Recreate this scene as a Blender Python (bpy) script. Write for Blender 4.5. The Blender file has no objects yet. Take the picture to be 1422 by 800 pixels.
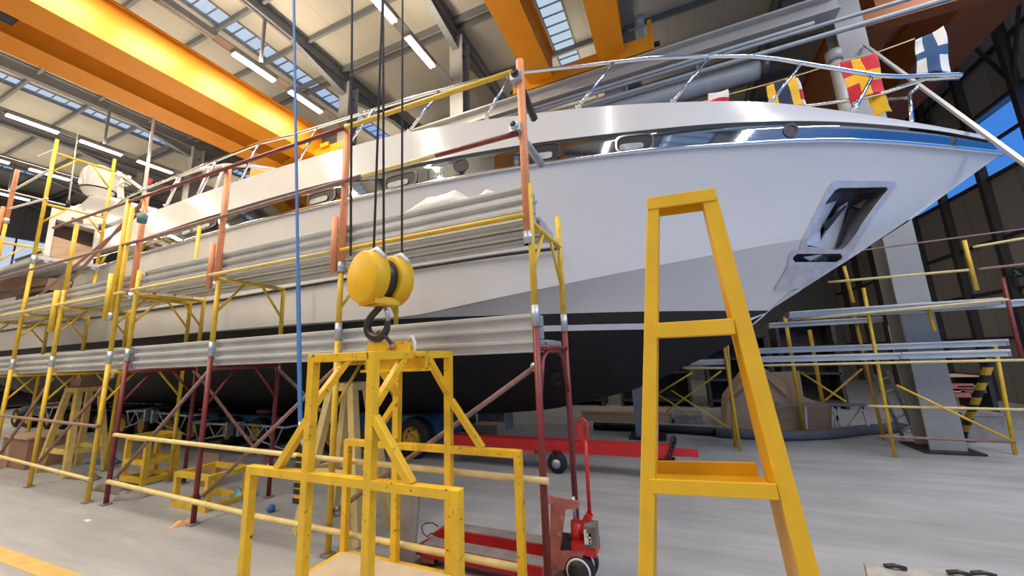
import bpy, bmesh, math, random
from mathutils import Vector, Matrix
from mathutils.bvhtree import BVHTree
random.seed(7)
SC = bpy.context.scene
COL = SC.collection
S = 1.25                      # design units -> metres
# ---------------------------------------------------------------- camera model (also used to read sizes off the view)
FPX, W, H = 519.27, 1422, 800
YAW, PIT, ROL, CH = math.radians(-22.788), math.radians(10.4), math.radians(-2.175), 1.6
cy, sy, cp, sp = math.cos(YAW), math.sin(YAW), math.cos(PIT), math.sin(PIT)
FW = Vector((sy*cp, cy*cp, sp)); r0 = Vector((cy, -sy, 0)); u0 = r0.cross(FW)
RT = r0*math.cos(ROL)+u0*math.sin(ROL); UP = -r0*math.sin(ROL)+u0*math.cos(ROL)
CAM = Vector((0, 0, CH))
def ray(x, y): return FW*FPX+RT*(x-711)-UP*(y-400)
def at(x, y, ax, v):
    d = ray(x, y); return CAM+d*((v-CAM[ax])/d[ax])
def aY(x, y, v): return at(x, y, 1, v)
def aX(x, y, v): return at(x, y, 0, v)
def aZ(x, y, v=0.): return at(x, y, 2, v)
cam = bpy.data.cameras.new('camera'); co = bpy.data.objects.new('camera', cam); COL.objects.link(co)
cam.sensor_width = 36; cam.lens = FPX/W*36; cam.clip_start = .05; cam.clip_end = 300
m = Matrix((RT, UP, -FW)).transposed().to_4x4(); m.translation = CAM*S; co.matrix_world = m
SC.camera = co
# ---------------------------------------------------------------- materials
def mat(name, col, rough=.5, metal=0., var=.12, scale=6., chips=None, chip_amt=.0, chip_scale=30., bump=0., coat=0., spec=.5, stretch=None):
    m = bpy.data.materials.new(name); m.use_nodes = True
    nt = m.node_tree; b = nt.nodes['Principled BSDF']; N = nt.nodes.new; L = nt.links.new
    b.inputs['Roughness'].default_value = rough; b.inputs['Metallic'].default_value = metal
    b.inputs['Coat Weight'].default_value = coat; b.inputs['Specular IOR Level'].default_value = spec
    tc = N('ShaderNodeTexCoord'); src = tc.outputs['Object']
    if stretch:
        mp = N('ShaderNodeMapping'); mp.inputs['Scale'].default_value = stretch; L(src, mp.inputs['Vector']); src = mp.outputs[0]
    n = N('ShaderNodeTexNoise'); n.inputs['Scale'].default_value = scale; n.inputs['Detail'].default_value = 5; L(src, n.inputs['Vector'])
    r = N('ShaderNodeMapRange'); r.inputs[1].default_value = .3; r.inputs[2].default_value = .7
    r.inputs[3].default_value = 1-var; r.inputs[4].default_value = 1+var; L(n.outputs['Fac'], r.inputs[0])
    mx = N('ShaderNodeMix'); mx.data_type = 'RGBA'; mx.blend_type = 'MULTIPLY'; mx.inputs[0].default_value = 1
    mx.inputs[6].default_value = (*col, 1); L(r.outputs[0], mx.inputs[7]); out = mx.outputs[2]
    if chips:
        n2 = N('ShaderNodeTexNoise'); n2.inputs['Scale'].default_value = chip_scale; n2.inputs['Detail'].default_value = 8; n2.inputs['Roughness'].default_value = .7
        L(src, n2.inputs['Vector'])
        r2 = N('ShaderNodeMapRange'); r2.inputs[1].default_value = .5+.25*(1-chip_amt)-.03; r2.inputs[2].default_value = .5+.25*(1-chip_amt)+.03; L(n2.outputs['Fac'], r2.inputs[0])
        m2 = N('ShaderNodeMix'); m2.data_type = 'RGBA'; L(r2.outputs[0], m2.inputs[0]); L(out, m2.inputs[6]); m2.inputs[7].default_value = (*chips, 1); out = m2.outputs[2]
    L(out, b.inputs['Base Color'])
    if bump:
        bp = N('ShaderNodeBump'); bp.inputs['Strength'].default_value = bump; bp.inputs['Distance'].default_value = .02
        L(n.outputs['Fac'], bp.inputs['Height']); L(bp.outputs[0], b.inputs['Normal'])
    return m
def emis(name, col, st):
    m = bpy.data.materials.new(name); m.use_nodes = True; nt = m.node_tree; nt.nodes.clear()
    e = nt.nodes.new('ShaderNodeEmission'); e.inputs[0].default_value = (*col, 1); e.inputs[1].default_value = st
    o = nt.nodes.new('ShaderNodeOutputMaterial'); nt.links.new(e.outputs[0], o.inputs[0]); return m
M = {}
rust = (.10, .045, .02)
M['yellow'] = mat('worn_yellow_paint', (.80, .47, .015), .42, chips=rust, chip_amt=.47, chip_scale=15, var=.12)
M['yellow2'] = mat('yellow_trestle_paint', (.80, .45, .006), .45, chips=(.25, .12, .02), chip_amt=.18, chip_scale=16, var=.06)
M['yscaf'] = mat('yellow_tube_paint', (.74, .47, .03), .45, chips=(.22, .13, .04), chip_amt=.4, chip_scale=14, var=.14)
M['cream'] = mat('faded_yellow_tube', (.72, .56, .23), .5, chips=(.45, .36, .25), chip_amt=.4, chip_scale=9, var=.12)
M['palewood'] = mat('faded_yellow_timber', (.66, .48, .13), .6, var=.15, scale=9)
M['orange'] = mat('orange_tube_paint', (.78, .29, .115), .5, chips=(.42, .24, .14), chip_amt=.45, chip_scale=10, var=.12)
M['maroon'] = mat('maroon_tube_paint', (.20, .028, .024), .42, chips=(.3, .13, .1), chip_amt=.35, chip_scale=14, var=.15)
M['pinkrust'] = mat('faded_rusty_tube', (.27, .15, .12), .6, var=.2, scale=12)
M['red'] = mat('red_paint', (.55, .02, .02), .38, chips=(.2, .05, .04), chip_amt=.25, var=.1)
M['redfade'] = mat('faded_red_paint', (.42, .13, .10), .55, chips=(.5, .33, .26), chip_amt=.5, chip_scale=9, var=.2)
M['crane'] = mat('orange_crane_paint', (.74, .265, .006), .42, var=.04, scale=2)
M['alu'] = mat('aluminium_plank', (.62, .62, .585), .42, metal=.35, var=.10, scale=2)
M['pocket'] = mat('anchor_pocket_steel', (.16, .16, .165), .35, metal=.6, var=.4, scale=3)
M['galv'] = mat('galvanised_steel', (.48, .51, .53), .4, metal=.6, var=.15, scale=8)
M['steelgrey'] = mat('grey_steel_paint', (.28, .28, .265), .5, var=.08, scale=3)
M['satin'] = mat('satin_pocket_trim', (.55, .55, .57), .45, metal=.35, var=.12, scale=7)
M['column'] = mat('column_grey_paint', (.33, .325, .31), .55, var=.08, scale=2)
M['runway'] = mat('runway_grey_paint', (.42, .41, .375), .42, var=.06, scale=2)
M['rafter'] = mat('dark_rafter_paint', (.14, .14, .145), .55, var=.08)
M['chrome'] = mat('polished_stainless', (.75, .76, .78), .12, metal=1., var=.04)
M['stainless'] = mat('brushed_stainless', (.60, .61, .64), .3, metal=.9, var=.12, scale=7)
M['hull'] = mat('white_gelcoat', (.67, .655, .62), .16, var=.012, scale=1.2, coat=.4)
M['stripe'] = mat('white_boot_stripe', (.70, .69, .70), .3, var=.02)
M['antifoul'] = mat('black_antifouling', (.010, .010, .011), .62, var=.2, scale=3, spec=.3)
M['boot'] = mat('black_boot_band', (.010, .010, .012), .35, var=.05)
M['gloss'] = mat('gloss_black_band', (.30, .325, .36), .045, metal=1., var=.03)
M['craneold'] = mat('dull_orange_crane_paint', (.36, .10, .012), .55, var=.08, scale=2)  # crane orange darkened so the colour carries the far nave's shade
M['bareplate'] = mat('bare_anchor_plate', (.68, .68, .69), .4, metal=.2, var=.12, scale=5)
M['black'] = mat('black_rubber', (.012, .012, .012), .6, var=.2)
M['dark'] = mat('dark_steel', (.055, .05, .048), .4, metal=.5, var=.2, scale=9)
M['rope'] = mat('wire_rope', (.045, .043, .042), .6, var=.2)
M['blue'] = mat('blue_sling', (.06, .19, .46), .7, var=.12, scale=20)
M['bluepaint'] = mat('blue_trailer_paint', (.035, .16, .24), .5, chips=(.1, .07, .05), chip_amt=.3, var=.2)
M['hub'] = mat('yellow_hub_paint', (.62, .36, .03), .5, chips=rust, chip_amt=.35, var=.15)
M['ply'] = mat('plywood', (.52, .36, .23), .65, var=.10, scale=3, stretch=(1, 1, 8))
M['brown'] = mat('brown_timber', (.17, .085, .05), .6, var=.15, scale=4)
M['brownply'] = mat('reddish_plywood', (.30, .17, .11), .6, var=.15, scale=3)
M['concreteblock'] = mat('rough_grey_concrete', (.40, .38, .35), .9, var=.2, scale=7, bump=.4)
M['greyboard'] = mat('grey_weathered_board', (.26, .235, .225), .7, var=.25, scale=4)
M['poly'] = mat('white_polythene', (.75, .73, .66), .4, var=.08)
M['cloth'] = mat('dark_sack_cloth', (.16, .135, .115), .9, var=.3, scale=12, bump=.5)
M['bluecloth'] = mat('blue_plastic', (.05, .16, .42), .5, var=.2)
M['tealcloth'] = mat('teal_plastic', (.10, .33, .40), .45, var=.25)
M['card'] = mat('orange_card', (.75, .40, .16), .7, var=.1)
M['fred'] = mat('red_bunting', (.58, .015, .03), .75, var=.08)
M['fyel'] = mat('yellow_bunting', (.85, .48, .02), .75, var=.06)
M['fblue'] = mat('blue_bunting', (.03, .09, .22), .75, var=.1)
M['fwhite'] = mat('white_bunting', (.74, .74, .70), .75, var=.05)
M['navy'] = mat('navy_bunting', (.02, .03, .08), .75, var=.1)
M['clutter'] = mat('dark_store_goods', (.05, .045, .042), .7, var=.5, scale=5)
M['ductgrey'] = mat('grey_hose_rubber', (.11, .115, .125), .6, var=.15)
M['lampon'] = emis('fluorescent_glow', (1., .93, .80), 7.)
M['lampoff'] = mat('unlit_diffuser', (.55, .52, .44), .5, var=.03)
M['green'] = mat('green_sign', (.01, .07, .05), .5, var=.05)
M['endwall'] = mat('dark_wall_posts', (.03, .028, .028), .7, var=.1, scale=1)
M['teal'] = mat('teal_pot', (.07, .20, .20), .5)
M['yb'] = None
def striped(name, c1, c2, freq, axis='Z'):
    m = mat(name, c1, .5); nt = m.node_tree; N = nt.nodes.new; L = nt.links.new; b = nt.nodes['Principled BSDF']
    tc = N('ShaderNodeTexCoord'); w = N('ShaderNodeTexWave'); w.bands_direction = axis; w.inputs['Scale'].default_value = freq
    L(tc.outputs['Object'], w.inputs['Vector']); cr = N('ShaderNodeValToRGB'); cr.color_ramp.interpolation = 'CONSTANT'
    cr.color_ramp.elements[0].color = (*c1, 1); cr.color_ramp.elements[1].position = .5; cr.color_ramp.elements[1].color = (*c2, 1)
    L(w.outputs['Fac'], cr.inputs[0]); L(cr.outputs[0], b.inputs['Base Color']); return m
M['yb'] = striped('yellow_black_hazard', (.6, .38, .03), (.012, .012, .012), 1.1)
def floor_mat():
    m = mat('worn_concrete_floor', (.39, .392, .405), .42, var=.08, scale=.9, spec=.4)
    nt = m.node_tree; N = nt.nodes.new; L = nt.links.new; b = nt.nodes['Principled BSDF']
    tc = N('ShaderNodeTexCoord'); base = b.inputs['Base Color'].links[0].from_socket
    mp = N('ShaderNodeMapping'); mp.inputs['Scale'].default_value = (.35, 2.6, 1); mp.inputs['Rotation'].default_value = (0, 0, .12); L(tc.outputs['Object'], mp.inputs[0])
    n = N('ShaderNodeTexNoise'); n.inputs['Scale'].default_value = 1.3; n.inputs['Detail'].default_value = 9; n.inputs['Roughness'].default_value = .68; L(mp.outputs[0], n.inputs['Vector'])
    r = N('ShaderNodeMapRange'); r.inputs[1].default_value = .38; r.inputs[2].default_value = .72; r.inputs[3].default_value = 1.06; r.inputs[4].default_value = .76; L(n.outputs['Fac'], r.inputs[0])
    x = N('ShaderNodeMix'); x.data_type = 'RGBA'; x.blend_type = 'MULTIPLY'; x.inputs[0].default_value = 1; L(base, x.inputs[6]); L(r.outputs[0], x.inputs[7])
    n2 = N('ShaderNodeTexNoise'); n2.inputs['Scale'].default_value = 5.5; n2.inputs['Detail'].default_value = 10; n2.inputs['Roughness'].default_value = .75; L(mp.outputs[0], n2.inputs['Vector'])
    r2 = N('ShaderNodeMapRange'); r2.inputs[1].default_value = .66; r2.inputs[2].default_value = .74; r2.inputs[3].default_value = 1.; r2.inputs[4].default_value = .6; L(n2.outputs['Fac'], r2.inputs[0])
    x2 = N('ShaderNodeMix'); x2.data_type = 'RGBA'; x2.blend_type = 'MULTIPLY'; x2.inputs[0].default_value = 1; L(x.outputs[2], x2.inputs[6]); L(r2.outputs[0], x2.inputs[7])
    L(x2.outputs[2], b.inputs['Base Color'])
    r3 = N('ShaderNodeMapRange'); r3.inputs[3].default_value = .38; r3.inputs[4].default_value = .62; L(n.outputs['Fac'], r3.inputs[0]); L(r3.outputs[0], b.inputs['Roughness'])
    return m
M['floor'] = floor_mat()
def panel_mat(name, col, w, axis=0, dark=.82):
    m = mat(name, col, .6, var=.04, scale=.7); nt = m.node_tree; N = nt.nodes.new; L = nt.links.new; b = nt.nodes['Principled BSDF']
    base = b.inputs['Base Color'].links[0].from_socket; tc = N('ShaderNodeTexCoord'); sx = N('ShaderNodeSeparateXYZ'); L(tc.outputs['Object'], sx.inputs[0])
    d = N('ShaderNodeMath'); d.operation = 'DIVIDE'; d.inputs[1].default_value = w; L(sx.outputs[axis], d.inputs[0])
    f = N('ShaderNodeMath'); f.operation = 'FRACT'; L(d.outputs[0], f.inputs[0])
    g = N('ShaderNodeMath'); g.operation = 'LESS_THAN'; g.inputs[1].default_value = .03; L(f.outputs[0], g.inputs[0])
    r = N('ShaderNodeMapRange'); r.inputs[3].default_value = 1; r.inputs[4].default_value = dark; L(g.outputs[0], r.inputs[0])
    x = N('ShaderNodeMix'); x.data_type = 'RGBA'; x.blend_type = 'MULTIPLY'; x.inputs[0].default_value = 1; L(base, x.inputs[6]); L(r.outputs[0], x.inputs[7]); L(x.outputs[2], b.inputs['Base Color'])
    return m
M['roof'] = panel_mat('beige_roof_panels', (.40, .365, .30), .9)
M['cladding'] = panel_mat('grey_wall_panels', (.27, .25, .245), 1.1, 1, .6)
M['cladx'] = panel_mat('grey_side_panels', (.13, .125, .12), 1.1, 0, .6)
def glazing():
    m = bpy.data.materials.new('thin_glazing'); m.use_nodes = True; nt = m.node_tree; nt.nodes.clear(); N = nt.nodes.new
    t = N('ShaderNodeBsdfTransparent'); t.inputs[0].default_value = (.90, .94, .97, 1); g = N('ShaderNodeBsdfGlossy'); g.inputs['Roughness'].default_value = .05
    f = N('ShaderNodeMixShader'); f.inputs[0].default_value = .07; o = N('ShaderNodeOutputMaterial')
    nt.links.new(t.outputs[0], f.inputs[1]); nt.links.new(g.outputs[0], f.inputs[2]); nt.links.new(f.outputs[0], o.inputs[0]); return m
M['glass'] = glazing()
# ---------------------------------------------------------------- mesh builder
class MB:
    def __init__(s): s.v = []; s.f = []; s.mi = []; s.sm = []
    def add(s, vs, fs, mi=0, smooth=False):
        o = len(s.v); s.v += [Vector(v) for v in vs]
        for f in fs: s.f.append([i+o for i in f]); s.mi.append(mi); s.sm.append(smooth)
        return s
    def box(s, c, d, rz=0., mi=0, R=None):
        c = Vector(c); R = R or Matrix.Rotation(rz, 3, 'Z'); x, y, z = [k/2 for k in d]
        vs = [c+R@Vector((a*x, b*y, e*z)) for e in (-1, 1) for b in (-1, 1) for a in (-1, 1)]
        return s.add(vs, [(0, 2, 3, 1), (4, 5, 7, 6), (0, 1, 5, 4), (2, 6, 7, 3), (0, 4, 6, 2), (1, 3, 7, 5)], mi)
    def lohi(s, a, b, mi=0): 
        a = Vector(a); b = Vector(b); return s.box((a+b)/2, [abs(k) for k in (b-a)], 0, mi)
    def bar(s, p, q, w, h, up=(0, 0, 1), mi=0):       # rectangular bar: w across, h along up
        p = Vector(p); q = Vector(q); z = (q-p); l = z.length; z.normalize(); u = Vector(up); u = u-z*u.dot(z)
        if u.length < 1e-4: u = Vector((0, 1, 0)); u = u-z*u.dot(z)
        u.normalize(); x = u.cross(z); R = Matrix((x, u, z)).transposed()
        return s.box((p+q)/2, (w, h, l), 0, mi, R)
    def tube(s, pts, r, n=8, mi=0, closed=False, r2=None):
        pts = [Vector(p) for p in pts]; k = len(pts); vs = []; prev = None
        for i, p in enumerate(pts):
            a = pts[i-1] if (i or closed) else p; b = pts[(i+1) % k] if (i < k-1 or closed) else p
            t = (b-a).normalized()
            if prev is None: u = t.orthogonal().normalized()
            else:
                u = prev-t*prev.dot(t); u = u.normalized() if u.length > 1e-5 else t.orthogonal().normalized()
            prev = u; w = t.cross(u); rr = r if r2 is None else r+(r2-r)*i/(k-1)
            vs += [p+(u*math.cos(2*math.pi*j/n)+w*math.sin(2*math.pi*j/n))*rr for j in range(n)]
        fs = []
        for i in range(k if closed else k-1):
            for j in range(n):
                a = i*n+j; b = i*n+(j+1) % n; c = ((i+1) % k)*n
                fs.append((a, b, c+(j+1) % n, c+j))
        s.add(vs, fs, mi, True)
        if not closed:
            o = len(s.v)-len(vs)
            for f in ([o+j for j in reversed(range(n))], [o+(k-1)*n+j for j in range(n)]): s.f.append(f); s.mi.append(mi); s.sm.append(False)
        return s
    def disc(s, c, ax, r, t, n=28, mi=0, bev=0., hole=0.):
        c = Vector(c); ax = Vector(ax).normalized(); b = bev
        prof = [(hole, -t/2), (r-b, -t/2), (r, -t/2+b), (r, t/2-b), (r-b, t/2), (hole, t/2)] if hole else [(0, -t/2), (r-b, -t/2), (r, -t/2+b), (r, t/2-b), (r-b, t/2), (0, t/2)]
        return s.lathe(c, ax, prof, n, mi, loop=bool(hole))
    def lathe(s, c, ax, prof, n=24, mi=0, loop=False, smooth=True):
        c = Vector(c); ax = Vector(ax).normalized(); u = ax.orthogonal().normalized(); w = ax.cross(u); vs = []; k = len(prof)
        for r, h in prof:
            vs += [c+ax*h+(u*math.cos(2*math.pi*j/n)+w*math.sin(2*math.pi*j/n))*max(r, 1e-4) for j in range(n)]
        fs = []
        for i in range(k if loop else k-1):
            for j in range(n):
                fs.append((i*n+j, i*n+(j+1) % n, ((i+1) % k)*n+(j+1) % n, ((i+1) % k)*n+j))
        return s.add(vs, fs, mi, smooth)
    def prism(s, poly, d, mi=0):                       # polygon extruded by vector d
        poly = [Vector(p) for p in poly]; d = Vector(d); n = len(poly)
        return s.add(poly+[p+d for p in poly], [list(reversed(range(n))), list(range(n, 2*n))]+[(i, (i+1) % n, n+(i+1) % n, n+i) for i in range(n)], mi)
    def grid(s, rows, mi=None, smooth=True, flip=False):
        n = len(rows[0]); vs = [p for r in rows for p in r]; o = len(s.v); s.v += [Vector(v) for v in vs]
        for i in range(len(rows)-1):
            for j in range(n-1):
                f = [o+i*n+j, o+i*n+j+1, o+(i+1)*n+j+1, o+(i+1)*n+j]
                s.f.append(f[::-1] if flip else f); s.mi.append(mi(i, j) if callable(mi) else (mi or 0)); s.sm.append(smooth)
        return s
    def build(s, name, m, parent=None, origin=None, bevel=0., fix=True):
        me = bpy.data.meshes.new(name)
        if parent is not None:
            org = Vector(parent['_o'])
        else:
            if origin is None:
                lo = [min(v[k] for v in s.v) for k in range(3)]; hi = [max(v[k] for v in s.v) for k in range(3)]
                origin = ((lo[0]+hi[0])/2, (lo[1]+hi[1])/2, lo[2])
            org = Vector(origin)
        me.from_pydata([((v-org)*S)[:] for v in s.v], [], s.f)
        for i, p in enumerate(me.polygons): p.material_index = s.mi[i]; p.use_smooth = s.sm[i]
        for k in (m if isinstance(m, (list, tuple)) else [m]): me.materials.append(M[k])
        if fix:
            bm = bmesh.new(); bm.from_mesh(me); bmesh.ops.remove_doubles(bm, verts=bm.verts, dist=1e-5)
            bmesh.ops.recalc_face_normals(bm, faces=bm.faces); bm.to_mesh(me); bm.free()
        o = bpy.data.objects.new(name, me); COL.objects.link(o)
        if parent is not None: o.parent = parent; o['_o'] = tuple(org)
        else: o.location = org*S; o['_o'] = tuple(org)
        if bevel:
            b = o.modifiers.new('bevel', 'BEVEL'); b.width = bevel*S; b.segments = 2; b.limit_method = 'ANGLE'; b.angle_limit = .6
        for e in s_sharp(me): pass
        return o
def s_sharp(me): return ()
def tag(o, label, cat, group=None, kind=None):
    if label: o['label'] = label
    if cat: o['category'] = cat
    if group: o['group'] = group
    if kind: o['kind'] = kind
    return o
def thing(name, label, cat, loc, group=None):
    o = bpy.data.objects.new(name, None); COL.objects.link(o); o.location = Vector(loc)*S; o['_o'] = tuple(loc); o.empty_display_size = .2
    return tag(o, label, cat, group)
def struct(o): o['kind'] = 'structure'; return o
def dup(root, dloc, label, group=None):
    r = root.copy(); COL.objects.link(r); r.location = root.location+Vector(dloc)*S; r['label'] = label
    if group: r['group'] = group
    for ch in list(root.children):
        c = ch.copy(); COL.objects.link(c); c.parent = r
        for g in list(ch.children):
            d = g.copy(); COL.objects.link(d); d.parent = c
    return r
def interp(tab, x):
    tab = sorted(tab); n = len(tab)
    if x <= tab[0][0]: return tab[0][1]
    if x >= tab[-1][0]: return tab[-1][1]
    for i in range(n-1):
        if tab[i][0] <= x <= tab[i+1][0]: break
    def sl(j):
        a = max(0, j-1); b = min(n-1, j+1); return (tab[b][1]-tab[a][1])/(tab[b][0]-tab[a][0])
    h = tab[i+1][0]-tab[i][0]; t = (x-tab[i][0])/h
    return (2*t**3-3*t**2+1)*tab[i][1]+(t**3-2*t**2+t)*h*sl(i)+(-2*t**3+3*t**2)*tab[i+1][1]+(t**3-t**2)*h*sl(i+1)
# ================================================================ SETTING
XL, XR, YN, YF, ZR = -32., 7.65, -8., 23., 10.85
struct(MB().lohi((XL, YN, -.2), (XR, YF, 0)).build('floor', 'floor'))
# painted line on the floor
a, b_ = aZ(0, 769), aZ(85, 800); d = (b_-a).normalized(); a = a-d*6; b_ = b_+d*3
M['linepaint'] = mat('worn_yellow_line_paint', (.62, .40, .12), .6, chips=(.45, .43, .40), chip_amt=.45, chip_scale=5, var=.15)
struct(MB().bar(a+Vector((0, 0, .0015)), b_+Vector((0, 0, .0015)), .13, .003).build('floor_line', 'linepaint'))
# roof: panel strips with skylight slots
RAF = [-29.6, -25.4, -21.25, -17.1, -12.95, -8.8, -4.67, -.6, 3.5]
SKY = [(-27.2, -26.6), (-18.85, -18.2), (-10.62, -9.98), (-2.42, -1.78), (4.4, 6.8)]  # last slot is an unseen skylight added to light the right-hand floor
e = [XL]+[k for s_ in SKY for k in s_]+[XR]
mb = MB()
for i in range(0, len(e), 2): mb.lohi((e[i], YN, ZR), (e[i+1], YF, ZR+.12))
for x0, x1 in SKY: mb.lohi((x0, 12.5, ZR), (x1, YF, ZR+.12))
roof = struct(mb.build('ceiling', 'roof'))
for i, (x0, x1) in enumerate(SKY):
    w = struct(MB().lohi((x0, YN, ZR+.05), (x1, 12.5, ZR+.07)).build('window_%d' % (i+1), 'glass'))
    mb = MB(); y = YN+.2
    while y < 12.5: mb.lohi((x0, y-.012, ZR+.01), (x1, y+.012, ZR+.05)); y += .33
    for x in (x0, x1): mb.lohi((x-.02, YN, ZR-.03), (x+.02, 12.5, ZR+.05))
    mb.build('glazing_bars', 'rafter', w)
n = 0
def trim(mb, m):
    global n
    n += 1; return struct(mb.build('trim_%d' % n, m))
for x in RAF:                                          # portal rafters (I sections), haunched at the columns
    mb = MB(); z0, z1 = 10.42, 10.80
    mb.lohi((x-.09, YN, z0), (x+.09, YF, z0+.03)); mb.lohi((x-.09, YN, z1-.03), (x+.09, YF, z1)); mb.lohi((x-.015, YN, z0), (x+.015, YF, z1))
    for s_ in (-1, 1):
        mb.prism([(x-.015, 7.9+s_*.1, z0), (x-.015, 7.9+s_*2., z0), (x-.015, 7.9+s_*.1, z0-.42)], (.03, 0, 0))
        mb.bar((x, 7.9+s_*2., z0), (x, 7.9+s_*.12, z0-.42), .18, .03, (0, 0, 1))
    trim(mb, 'rafter')
for y in (-5.6, -4.2, -2.8, -1.4, 0, 1.0, 2.35, 3.69, 5.05, 6.37, 7.60, 7.85, 9.94, 11.3, 12.7, 14.1, 15.5, 17, 18.5, 20, 21.5):      # purlins
    trim(MB().lohi((XL, y-.035, 10.68), (XR, y+.035, ZR)), 'rafter')
# walls
struct(MB().lohi((XL-.2, YN, 0), (XL, 5.2, ZR)).lohi((XL-.2, 9.6, 0), (XL, YF, ZR)).lohi((XL-.2, 5.2, 0), (XL, 9.6, 6.6)).lohi((XL-.2, 5.2, 8.9), (XL, 9.6, ZR)).build('wall_left', 'cladding'))
struct(MB().lohi((XL-.12, 5.2, 6.6), (XL-.1, 9.6, 8.9)).build('window_6', 'glass'))
mb = MB()
for k in range(1, 4): mb.lohi((XL-.1, 5.2+k*1.1-.03, 6.6), (XL-.02, 5.2+k*1.1+.03, 8.9))
trim(mb, 'rafter')
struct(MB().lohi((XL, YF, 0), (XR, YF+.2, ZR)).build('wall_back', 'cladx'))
# near wall with the big hangar door the daylight comes through
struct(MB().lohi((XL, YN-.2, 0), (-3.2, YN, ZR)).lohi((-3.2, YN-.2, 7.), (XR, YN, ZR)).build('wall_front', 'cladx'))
# right end wall: clerestory band and a hangar door beyond the frame
WB, WT = 5.55, 7.05
struct(MB().lohi((XR, 8.15, 0), (XR+.2, YF, WB)).lohi((XR, 8.15, WT), (XR+.2, YF, ZR)).lohi((XR, YN, 10.7), (XR+.2, 8.15, ZR)).build('wall_right', 'cladding'))
struct(MB().lohi((XR+.1, 8.2, WB), (XR+.12, YF, WT)).build('window_7', 'glass'))
y = 8.2
while y < YF:                                          # wall posts and rails
    trim(MB().lohi((XR-.16, y-.07, 0), (XR, y+.07, ZR-.1)), 'endwall'); y += 1.52
for z in (1.6, 2.75, 4.0, WB-.05, 6.28, WT+.04, 8.3, 9.4):
    trim(MB().lohi((XR-.06, 8.15, z-.035), (XR, YF, z+.035)), 'endwall')
y = 8.2                                                # dark sway bracing over the clerestory
for k in range(5): trim(MB().bar((XR-.1, 8.2+k*3.04, WT+.1), (XR-.1, 9.72+k*3.04, 10.6), .05, .05).bar((XR-.1, 9.72+k*3.04, 10.6), (XR-.1, 11.24+k*3.04, WT+.1), .05, .05), 'endwall')
# ================================================================ COLUMNS (row between the two naves)
def column(x, label, zb=0., zt=10.42):
    c = thing('steel_column', label, 'column', (x, 7.95, zb), 'columns between the two naves')
    MB().lohi((x-.2, 7.75, zb), (x+.2, 7.78, zt)).build('flange', 'column', c); MB().lohi((x-.2, 8.12, zb), (x+.2, 8.15, zt)).build('flange', 'column', c)
    MB().lohi((x-.02, 7.78, zb), (x+.02, 8.12, zt)).build('web', 'column', c)
    if zb == 0: MB().lohi((x-.32, 7.6, 0), (x+.32, 8.3, .03)).build('base_plate', 'dark', c)
    return c
column(3.5, 'grey steel column standing on the floor right of the bow, carrying the runway beam')
column(-.63, 'grey steel column rising behind the white foredeck under the right-hand crane')
column(-4.67, 'grey steel column behind the deck rail, just left of the orange-topped scaffold tower post')
column(-8.8, 'grey steel column behind the deck rail near the lit lamps, left of the hoist ropes')
column(-12.95, 'grey steel column hidden mostly behind the left orange crane')
column(-17.1, 'grey steel column farthest left, beside the small skylight under the orange crane')
# ================================================================ RUNWAY BEAM AND PIPES
rb = thing('runway_beam', 'long grey crane runway beam on the columns, under both orange cranes', 'beam', (0, 7.55, 7.4)); RX = 3.3
MB().lohi((XL, 7.38, 7.65), (RX, 7.74, 7.69)).build('top_flange', 'runway', rb)
MB().lohi((XL, 7.50, 7.42), (RX, 7.60, 7.65)).build('web', 'runway', rb)
MB().lohi((XL, 7.42, 7.38), (RX, 7.70, 7.42)).build('bottom_flange', 'runway', rb)
MB().lohi((XL, 7.53, 7.69), (RX, 7.59, 7.74)).build('rail', 'galv', rb)
def pipe(y, z, r_, x1, lab, m_='steelgrey'): tag(MB().tube([(XL, y, z), (x1, y, z)], r_, 12).build('service_pipe', m_), lab, 'pipe', 'pipes along the runway beam')
pipe(7.45, 7.25, .035, 2.9, 'light grey pipe right under the runway beam, ending short of the right column', 'runway')
pipe(7.26, 7.02, .032, XR, 'thin grey pipe crossing the right column, upper one of two')
pipe(7.24, 6.80, .042, XR, 'thicker grey pipe crossing the right column, lower one of two')
pipe(7.50, 6.92, .03, 1.0, 'thin pale pipe between the runway pipes and the round duct', 'runway')
dt = thing('air_duct', 'broad round grey air duct under the runway pipes, ending behind the flags', 'duct', (0, 7.5, 6.5))
MB().tube([(-12, 7.48, 6.66), (2.0, 7.48, 6.66)], .17, 20).build('duct', 'steelgrey', dt)
MB().tube([(2.0, 7.48, 6.66), (2.12, 7.48, 6.66)], .185, 20).build('end_cap', 'dark', dt)
for k in range(6): MB().lohi((-9.+k*2., 7.535, 6.78), (-8.96+k*2., 7.57, 7.39)).build('hanger', 'steelgrey', dt)
sp_ = thing('downpipe', 'pale vertical pipe with a wider top, standing behind the bow rail', 'pipe', (3.13, 7.5, 4.7))
MB().lohi((3.1, 7.55, 4.8), (3.295, 7.8, 4.9)).build('bracket', 'runway', sp_)
MB().tube([(3.13, 7.6, 4.7), (3.13, 7.6, 6.5)], .085, 12).build('shaft', 'runway', sp_)
MB().tube([(3.13, 7.6, 6.5), (3.13, 7.6, 6.68)], .12, 12).build('cap', 'runway', sp_)
p = Vector((3.62, 7.72, 6.74)); q = aY(1422, 226, 5.0); q2 = p+(q-p)*(p.z/(p.z-q.z))
tag(MB().bar(p, q2, .036, .036).build('stay_bar', 'runway'), 'grey diagonal bar slanting down to the right across the bow tip', 'bar')
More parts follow.
